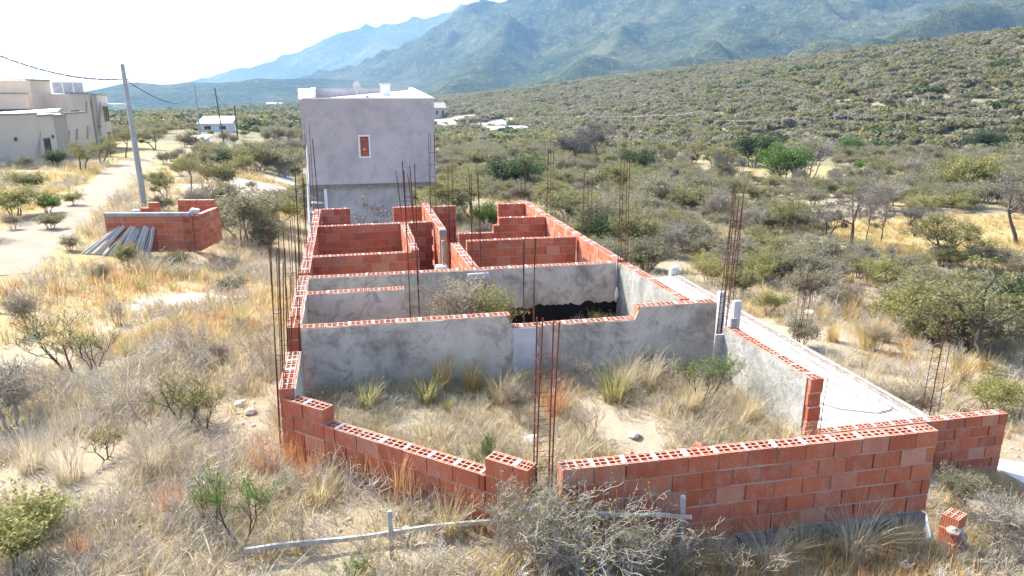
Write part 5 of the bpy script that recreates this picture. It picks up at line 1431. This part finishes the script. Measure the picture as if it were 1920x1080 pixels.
for (k_, x_, y_, px_, pt_, w_, v_, lab_) in (("yellow_bush",2.2,11.5,880,528,0.6,3,"straw coloured bush filling the room behind the front wall, right half"),("brown_bush",1.75,11.4,830,505,0.95,2,"straw coloured twiggy bush in the room behind the front wall, left half"),
        ("brown_bush",3.9,11.7,1110,590,1.0,1,"reddish dry bush before the black tarred base"),("yellow_bush",4.55,12.1,1165,578,0.9,0,"small yellow green bush at the right end of the tarred base"),("grey_tree",1.05,24.6,705,364,1.0,1,"bare grey tree in front of the grey house lower wall")):
    plant_at(k_, x_, y_, at_y(px_, pt_, y_).z-gz(x_,y_), lab_, w_, v_)
for a in (
 ("golden_tuft",1592,600,0.75,"golden tuft beyond the slab, leftmost of three close together"),("golden_tuft",1625,655,0.8,"large golden tuft beyond the slab middle"),("golden_tuft",1655,640,0.7,"golden tuft right of the large one beyond the slab"),
 ("golden_tuft",1610,580,0.5,"small golden tuft on the bare patch beyond the slab"),("green_tuft",1720,635,0.8,"green and gold tuft left of the big right thorn tree"),("golden_tuft",1645,585,0.5,"slender golden tuft by the bare patch"),
 ("golden_tuft",1800,715,0.8,"golden tuft in front of the big right thorn tree"),("golden_tuft",1770,730,0.6,"smaller golden tuft left of it near the front cage"),("golden_tuft",1850,700,0.6,"golden tuft at the foot of the big right thorn tree"),
 ("green_tuft",1525,440,0.6,"round green tuft under the slim grey tree"),("golden_tuft",1540,600,0.6,"straw gold tuft right beside the slab beam"),("golden_tuft",1560,640,0.6,"straw gold tuft lower along the slab beam"),
 ("russet_tuft",700,905,0.6,"russet tuft before the slanting brick wall, left one"),("russet_tuft",745,925,0.7,"tall russet tuft before the slanting brick wall"),("russet_tuft",800,920,0.55,"russet tuft before the slanting brick wall, right one"),
 ("russet_tuft",580,900,0.5,"russet tuft below the left end of the slanting wall"),("russet_tuft",500,880,0.5,"russet tuft left of the slanting wall"),("russet_tuft",320,960,0.4,"russet tuft in the lower left weeds"),("russet_tuft",150,1050,0.4,"russet tuft at the bottom left"),
 ("straw_tuft",640,880,0.5,"straw tuft at the foot of the slanting wall, left of the russet ones"),("straw_tuft",860,960,0.45,"straw tuft at the foot of the slanting wall near the corner"),("russet_tuft",770,945,0.5,"short russet tuft in front of the tall one"),("russet_tuft",545,865,0.4,"small russet tuft close to the left end of the slanting wall"),
 ("straw_tuft",460,610,0.5,"straw tuft left of the side wall"),("green_tuft",265,545,0.45,"green yellow tuft behind the lime patch, left one"),("green_tuft",325,545,0.3,"short green tuft behind the lime patch, right one"),("green_tuft",205,555,0.4,"pale green tuft left of the lime patch"),("green_tuft",240,665,0.35,"green tuft right of the fan shaped shrubs"),
 ("golden_tuft",398,490,0.5,"golden tuft at the right foot of the brick shed"),("straw_tuft",380,525,0.6,"straw tuft right of the lime patch path"),("green_tuft",455,610,0.5,"green tuft near the starter bars"),
 ("silver_tuft",60,880,0.8,"silvery arching tuft at the left edge"),("silver_tuft",130,900,0.8,"silvery arching tuft right of the left edge one"),("silver_tuft",290,880,0.7,"grey arching tuft in the left foreground"),("silver_tuft",210,780,0.7,"grey arching tuft above the left foreground"),
 ("straw_tuft",550,830,0.7,"straw tuft hugging the left end of the slanting wall"),("straw_tuft",600,940,0.5,"straw tuft on the sand before the slanting wall"),("straw_tuft",840,1000,0.5,"straw tuft behind the long wooden rail"),("silver_tuft",960,1060,0.6,"grey tuft below the long wooden rail"),
 ("silver_tuft",1270,1075,0.6,"grey tuft hiding the foot of the pale wooden post"),("straw_tuft",1330,1060,0.5,"straw tuft right of the pale wooden post"),("straw_tuft",1500,1040,0.45,"straw tuft before the footing of the front wall"),("straw_tuft",1690,1030,0.45,"straw tuft at the right end of the front wall footing"),
 ("silver_tuft",1600,1050,0.75,"long bladed arching tuft at the bottom before the front wall"),("silver_tuft",1440,1070,0.6,"pale seed headed tuft at the bottom before the front wall"),("silver_tuft",1900,1000,0.6,"grey tuft at the right edge below"),
 ): tuft(*a)
for a in (
 ("silver_tuft",640,700,0.7,"silver arching tuft beside the small green acacia",0.48),("golden_tuft",830,725,0.55,"golden tuft in the left half of the yard",0.5),("golden_tuft",885,725,0.5,"golden tuft left of the brown bush in the yard",0.5),("silver_tuft",870,690,0.8,"tall silver plume tuft against the plastered wall",0.5),
 ("silver_tuft",1170,725,0.75,"silver arching tuft in the right half of the yard",0.5),("silver_tuft",1215,720,0.7,"silver arching tuft next to the green shrub in the yard",0.5),("green_tuft",1150,740,0.6,"pale green tuft in the right half of the yard",0.5),("green_tuft",690,770,0.45,"green tuft inside the slanting wall",0.45),("green_tuft",800,755,0.45,"green tuft in the yard centre left",0.45),("green_tuft",840,770,0.25,"short green tuft in the yard centre",0.45),
 ("russet_tuft",1040,770,0.6,"russet tuft behind the corner cage",0.4),("straw_tuft",1290,765,0.5,"straw tuft near the right yard wall",0.45),("straw_tuft",1400,780,0.5,"straw tuft at the foot of the right yard wall",0.4),("straw_tuft",940,740,0.6,"straw tuft behind the brown bush in the yard",0.5),("silver_tuft",1380,800,0.5,"grey tuft at the shaded foot of the right yard wall",0.4),
 ): tuft(*a)

# ------------------------------------------------------------------ uncountable cover: scattered with geometry nodes
def source(name, parts):
    """one mesh object holding the given meshes, kept outside the scene"""
    me = parts[0]
    return bpy.data.objects.new(name, me)
def join_mesh(name, a, b_):
    bm = bmesh.new(); bm.from_mesh(a); n = len(bm.faces); bm.from_mesh(b_)
    me = bpy.data.meshes.new(name); bm.faces.ensure_lookup_table()
    for i, f in enumerate(bm.faces): f.material_index = 0 if i < n else 1
    bm.to_mesh(me); bm.free(); me.materials.append(a.materials[0]); me.materials.append(b_.materials[0]); return me
def scatter(name, label, cat, sources, pts, rot, scl, idx):
    me = bpy.data.meshes.new(name); n = len(pts)
    me.vertices.add(n); me.vertices.foreach_set("co", np.asarray(pts,dtype=np.float32).ravel())
    a = me.attributes.new("rot",'FLOAT_VECTOR','POINT'); a.data.foreach_set("vector", np.asarray(rot,dtype=np.float32).ravel())
    a = me.attributes.new("scl",'FLOAT_VECTOR','POINT'); a.data.foreach_set("vector", np.asarray(scl,dtype=np.float32).ravel())
    a = me.attributes.new("idx",'INT','POINT'); a.data.foreach_set("value", np.asarray(idx,dtype=np.int32))
    me.update()
    col = bpy.data.collections.new(name+"_kinds")
    for i, m in enumerate(sources):
        o = bpy.data.objects.new("%s_kind_%02d" % (name, i), m); col.objects.link(o)
    ng = bpy.data.node_groups.new(name, 'GeometryNodeTree')
    ng.interface.new_socket("Geometry", in_out='INPUT', socket_type='NodeSocketGeometry'); ng.interface.new_socket("Geometry", in_out='OUTPUT', socket_type='NodeSocketGeometry')
    gi = ng.nodes.new("NodeGroupInput"); go = ng.nodes.new("NodeGroupOutput"); ip = ng.nodes.new("GeometryNodeInstanceOnPoints")
    ci = ng.nodes.new("GeometryNodeCollectionInfo"); ci.inputs[0].default_value = col; ci.inputs["Separate Children"].default_value = True; ci.inputs["Reset Children"].default_value = True
    def att(nm, t):
        n_ = ng.nodes.new("GeometryNodeInputNamedAttribute"); n_.data_type = t; n_.inputs[0].default_value = nm; return n_.outputs[0]
    er = ng.nodes.new("FunctionNodeEulerToRotation")
    L = ng.links.new
    L(gi.outputs[0], ip.inputs["Points"]); L(ci.outputs[0], ip.inputs["Instance"]); ip.inputs["Pick Instance"].default_value = True
    L(att("idx",'INT'), ip.inputs["Instance Index"]); L(att("rot",'FLOAT_VECTOR'), er.inputs[0]); L(er.outputs[0], ip.inputs["Rotation"]); L(att("scl",'FLOAT_VECTOR'), ip.inputs["Scale"])
    L(ip.outputs[0], go.inputs[0])
    o = put(name, me); md = o.modifiers.new("scatter",'NODES'); md.node_group = ng
    tag(o, label, cat, kind="stuff"); return o
rng = np.random.default_rng(4)
def sector(n, r0, r1, a0, a1, power=1.0):
    u = rng.uniform(0,1,n); r = (r0**(2*power)+u*(r1**(2*power)-r0**(2*power)))**(1/(2*power)); a = np.radians(rng.uniform(a0,a1,n))+YAW
    return r*np.sin(a), r*np.cos(a)
def blocked(x, y, road=1.5, ruin=True):
    b_ = np.zeros(len(x), bool)
    if ruin:
        b_ |= (x > -1.0)&(x < 5.75)&(y > 9.7)&(y < 21.2)
        b_ |= (x > 5.3)&(x < 9.65)&(y > 8.7)&(y < 19.2)
        b_ |= (x > -3.0)&(x < 3.6)&(y > 25.5)&(y < 37)
        b_ |= (x > -8.2)&(x < -4.5)&(y > 24.4)&(y < 27.6)
        b_ |= (x > 1.5)&(x < 6.4)&(y > 5.7)&(y < 6.2)
        b_ |= (x > 6.7)&(x < 10.7)&(y > 8.6)&(y < 9.1)
        inside = np.array([in_poly(a, c, YARD) for a, c in zip(x, y)])
        b_ |= inside
        d, _ = poly_dist(x, y, np.array([[RA.x,RA.y-0.2,0],[RB.x,RB.y-0.2,0]])); b_ |= d < 0.26
        d, _ = poly_dist(x, y, np.array([[OCH0.x,OCH0.y,0],[OCH1.x,OCH1.y,0]])); b_ |= d < 0.14
    d, _ = poly_dist(x, y, ROADP); b_ |= d < road
    return b_
# far bushes
BUSH = []
for (m, sd, sz, per) in (('leaf_olive',1,0.17,1),('leaf_grey',2,0.17,1),('leaf_dark',3,0.18,1),('leaf_brown',4,0.15,1),('leaf_olive',5,0.16,1),('leaf_brown',6,0.17,1),('leaf_yellow',7,0.15,1),('leaf_grey',8,0.18,1)):
    r_ = np.random.default_rng(sd+500); lob = r_.normal(0,1,(7,3))*np.array([0.55,0.55,0.28])+np.array([0,0,0.85]); n = 330
    c = lob[r_.integers(0,7,n)]; d = r_.normal(0,1,(n,3)); d /= np.linalg.norm(d,axis=1)[:,None]; p = c+d*r_.uniform(0.25,0.62,(n,1))*np.array([1,1,0.8]); p[:,2] = np.maximum(p[:,2],0.05)
    sg, tp = grow(600+sd, 1.3, 4, 0.05, 0.4, 0.8, 2, (2,3), 0.0, 0.3, 0.2, 0.75, 0.0, r_end=0.012, base_r=0.2)
    lm = leaf_mesh("far_leaf", [(Vector(q),None) for q in p], M[m], per, sz, 0.02, sd, 0.75)
    BUSH.append(join_mesh("far_bush", wood_mesh("far_stem", sg, M['twig']), lm))
MID = [join_mesh("mid_bush", KIND[k][v][1], KIND[k][v][2]) for k, v in (("olive_bush",0),("greygreen_bush",1),("bare_bush",0),("brown_bush",1),("yellow_bush",2),("greygreen_bush",3),("olive_bush",2))]
x1, y1 = sector(52000, 60, 900, -58, 50, 0.72)
dens = fbm(x1*0.03, y1*0.03, 4, 91)
hz_, _ = poly_dist(x1, y1, HILL)
keep = (dens > 0.36-0.30*ss(260,60,hz_)+0.06*ss(120,60,np.hypot(x1,y1))) & ~blocked(x1,y1,2.2,False) & (mask(WHITE,x1,y1,31) < 0.3) & ((mask(YELLOW,x1,y1,21) < 0.4)|(rng.uniform(0,1,len(x1)) < 0.12))
wh = at_z(404,247,-3.0); keep &= ~((np.abs(x1*wh.y-y1*wh.x)/math.hypot(wh.x,wh.y) < 7)&(np.hypot(x1,y1) > 70)&(np.hypot(x1,y1) < 240)&(rng.uniform(0,1,len(x1)) < 0.85))
keep &= ~((x1 < -17)&(x1 > -40)&(y1 > 40)&(y1 < 88))
x1, y1 = x1[keep], y1[keep]; n = len(x1); r1_ = np.hypot(x1,y1)
s = rng.uniform(0.6,1.35,n)*(1.08+0.5*ss(140,450,r1_))*np.where((x1 < -5)&(r1_ > 120),1.05,1.0)
tint = fbm(x1*0.012,y1*0.012,3,13)+rng.normal(0,0.16,n)
idx = np.where(tint < 0.36, rng.choice([2,0,4],n), np.where(tint < 0.55, rng.choice([0,1,7,4,3],n), rng.choice([3,0,1,7,4],n)))
left = x1 < 0.12*y1; idx = np.where(left & (rng.uniform(0,1,n) < 0.65), rng.choice([2,0,4,1],n), idx)
nearm = r1_ < 135; idx = np.where(nearm, rng.choice([8,9,9,10,11,13,14,8],n), idx); s = np.where(nearm, s*0.75, s)
scatter("hillside_scrub", "grey olive scrub covering the slope and valley behind the site", "scrub", BUSH+MID, np.c_[x1,y1,g(x1,y1)-0.05], np.c_[0*x1,0*x1,rng.uniform(0,6.28,n)], np.c_[s*rng.uniform(.9,1.5,n),s*rng.uniform(.9,1.5,n),s*rng.uniform(.75,1.2,n)], idx)
# mid-distance low scrub between the single bushes
x2, y2 = sector(1800, 19, 75, -56, 50, 0.85)
dens = fbm(x2*0.09, y2*0.09, 3, 55)
rightness = ss(0.1,0.25,x2/(y2+1e-6))
keep = (dens > 0.50-0.10*rightness) & ~blocked(x2,y2,2.0) & (mask(WHITE,x2,y2,31) < 0.25) & (mask(YELLOW,x2,y2,21) < 0.3) & ~((x2 < -17)&(x2 > -40)&(y2 > 40)&(y2 < 88)) & ~((x2 < -1)&(y2 < 27))
x2, y2 = x2[keep], y2[keep]; n = len(x2)
s = rng.uniform(0.35,0.85,n)
scatter("low_scrub", "low mixed scrub between the larger bushes", "scrub", MID, np.c_[x2,y2,g(x2,y2)-0.03], np.c_[0*x2,0*x2,rng.uniform(0,6.28,n)], np.c_[s*1.2,s*1.2,s], rng.choice([0,1,1,2,3,4,5,6],n))
# dry grass cover
GC = [grass_mesh("gc", M[m], n, h, r, ln, w, 700+i, dr, 2) for i, (m,n,h,r,ln,w,dr) in enumerate((('straw',30,0.24,0.14,0.6,0.0042,0.5),('straw_grey',28,0.30,0.13,0.8,0.0038,0.6),('straw',26,0.17,0.16,0.8,0.006,0.6),('gold',30,0.26,0.13,0.5,0.0055,0.5),('green_grass',28,0.18,0.11,0.6,0.006,0.5),('orange_grass',30,0.24,0.12,0.4,0.005,0.4),('straw_grey',34,0.42,0.13,0.85,0.0038,0.7)))]
WEED = []
for k in range(3):
    sg, tp = grow(800+k, 0.32, 7, 0.006, 0.45, 0.7, 2, (3,4), 0.0, 0.3, 0.2, 0.7, 0.0, r_end=0.002, base_r=0.14)
    WEED.append(join_mesh("weed", wood_mesh("ws", sg, M['twig_pale']), leaf_mesh("wl", tp, M[('straw_grey','leaf_brown','leaf_yellow')[k]], 2, 0.007, 0.03, 30+k, 0.3)))
GC += WEED
def gcover(name, label, n, r0, r1, power, thr, smul, seed):
    x, y = sector(int(n*1.2), r0, r1, -56, 52, power)
    d = fbm(x*0.35, y*0.35, 4, seed)*0.6+fbm(x*1.3, y*1.3, 3, seed+3)*0.4
    k = (d > thr-0.15*((x > 1.5)&(y < 5.8)&(x < 7))) & ~blocked(x,y,1.25) & (mask(WHITE,x,y,31) < 0.35) & ((mask(SANDY,x,y,33) < 0.4)|(rng.uniform(0,1,len(x)) < 0.15))
    x, y = x[k], y[k]; d = d[k]; n = len(x); s = np.clip(np.exp(rng.normal(-0.15,0.38,n)),0.3,1.5)*smul*(0.75+1.1*np.clip(d-thr,0,0.4))
    hue = fbm(x*0.25,y*0.25,3,seed+9)+rng.normal(0,0.1,n)
    yel = mask(YELLOW,x,y,21)
    idx = np.where(hue < 0.38, rng.choice([1,6,1,2,1,2,0,7],n), np.where(hue < 0.55, rng.choice([0,2,1,0,2,0,1,8],n), np.where(hue < 0.62, rng.choice([0,4,0,3,9],n), rng.choice([3,0,5,0,2],n))))
    idx = np.where(yel > 0.4, rng.choice([3,3,0,4],n), idx)
    scatter(name, label, "grass", GC, np.c_[x,y,g(x,y)-0.01], np.c_[rng.normal(0,.12,n),rng.normal(0,.12,n),rng.uniform(0,6.28,n)], np.c_[s*1.15,s*1.15,s], idx)
gcover("dry_grass", "dry straw grass and weeds on the ground around the site", 19000, 3.0, 16, 0.8, 0.465, 0.95, 61)
gcover("field_grass", "thin dry grass over the field beyond the site", 26000, 16, 60, 0.75, 0.43, 1.6, 62)
# yard and room weeds
n = 3600; x = rng.uniform(-0.7,5.4,n); y = rng.uniform(6.2,12.7,n)
d = fbm(x*0.9,y*0.9,4,71)
k = np.array([in_poly(a,c,[(-0.62,8.5),(1.5,6.32),(5.35,6.2),(5.35,9.7),(-0.62,9.7)]) or (1.2 < a < 4.9 and 10.1 < c < 12.5) or (-.6 < a < 1 and 10.1 < c < 11.5) for a, c in zip(x,y)]) & (d > 0.36-0.1*ss(8.6,9.6,y))
x, y, d = x[k], y[k], d[k]; n = len(x); s = rng.uniform(0.55,1.2,n)*(0.7+1.4*np.clip(d-0.4,0,0.4))
zz = np.array([surf(a,c) for a, c in zip(x,y)])
scatter("yard_weeds", "dry grass and weeds growing inside the yard and rooms", "grass", GC, np.c_[x,y,zz-0.01], np.c_[rng.normal(0,.12,n),rng.normal(0,.12,n),rng.uniform(0,6.28,n)], np.c_[s*1.1,s*1.1,s], rng.choice([0,1,2,1,6,2,0,9,4,0],n))
# gravel and clods near the camera
n = 5000; x, y = sector(n, 3.5, 15, -44, 44, 0.7); k = ~blocked(x,y,0.5) ; x, y = x[k], y[k]; n = len(x)
ST = [lump("pebble", 0.02, 60+i, M['stone']) for i in range(3)]
s = rng.uniform(0.3,1.3,n)**2
scatter("gravel", "small stones and clods on the sandy ground", "gravel", ST, np.c_[x,y,g(x,y)], np.c_[rng.uniform(0,6,n),rng.uniform(0,6,n),rng.uniform(0,6,n)], np.c_[s,s,s], rng.integers(0,3,n))

# ------------------------------------------------------------------ haze: the air itself
def build_haze():
    m = bpy.data.materials.new("thin_blue_air"); m.use_nodes = True
    nt = m.node_tree; nt.nodes.clear()
    out = nt.nodes.new("ShaderNodeOutputMaterial"); pv = nt.nodes.new("ShaderNodeVolumePrincipled")
    pv.inputs["Color"].default_value = (0.36, 0.63, 1.0, 1)
    pv.inputs["Density"].default_value = HAZE_DENSITY
    pv.inputs["Anisotropy"].default_value = 0.15
    nt.links.new(pv.outputs[0], out.inputs["Volume"])
    b = MB(); b.box(-7500,-7500,-140,7500,7500,1100)
    o = b.build("haze", m); tag(o, kind="stuff")
HAZE_DENSITY = 1.5e-4
build_haze()
scene.cycles.volume_bounces = 1
scene.cycles.max_bounces = 8
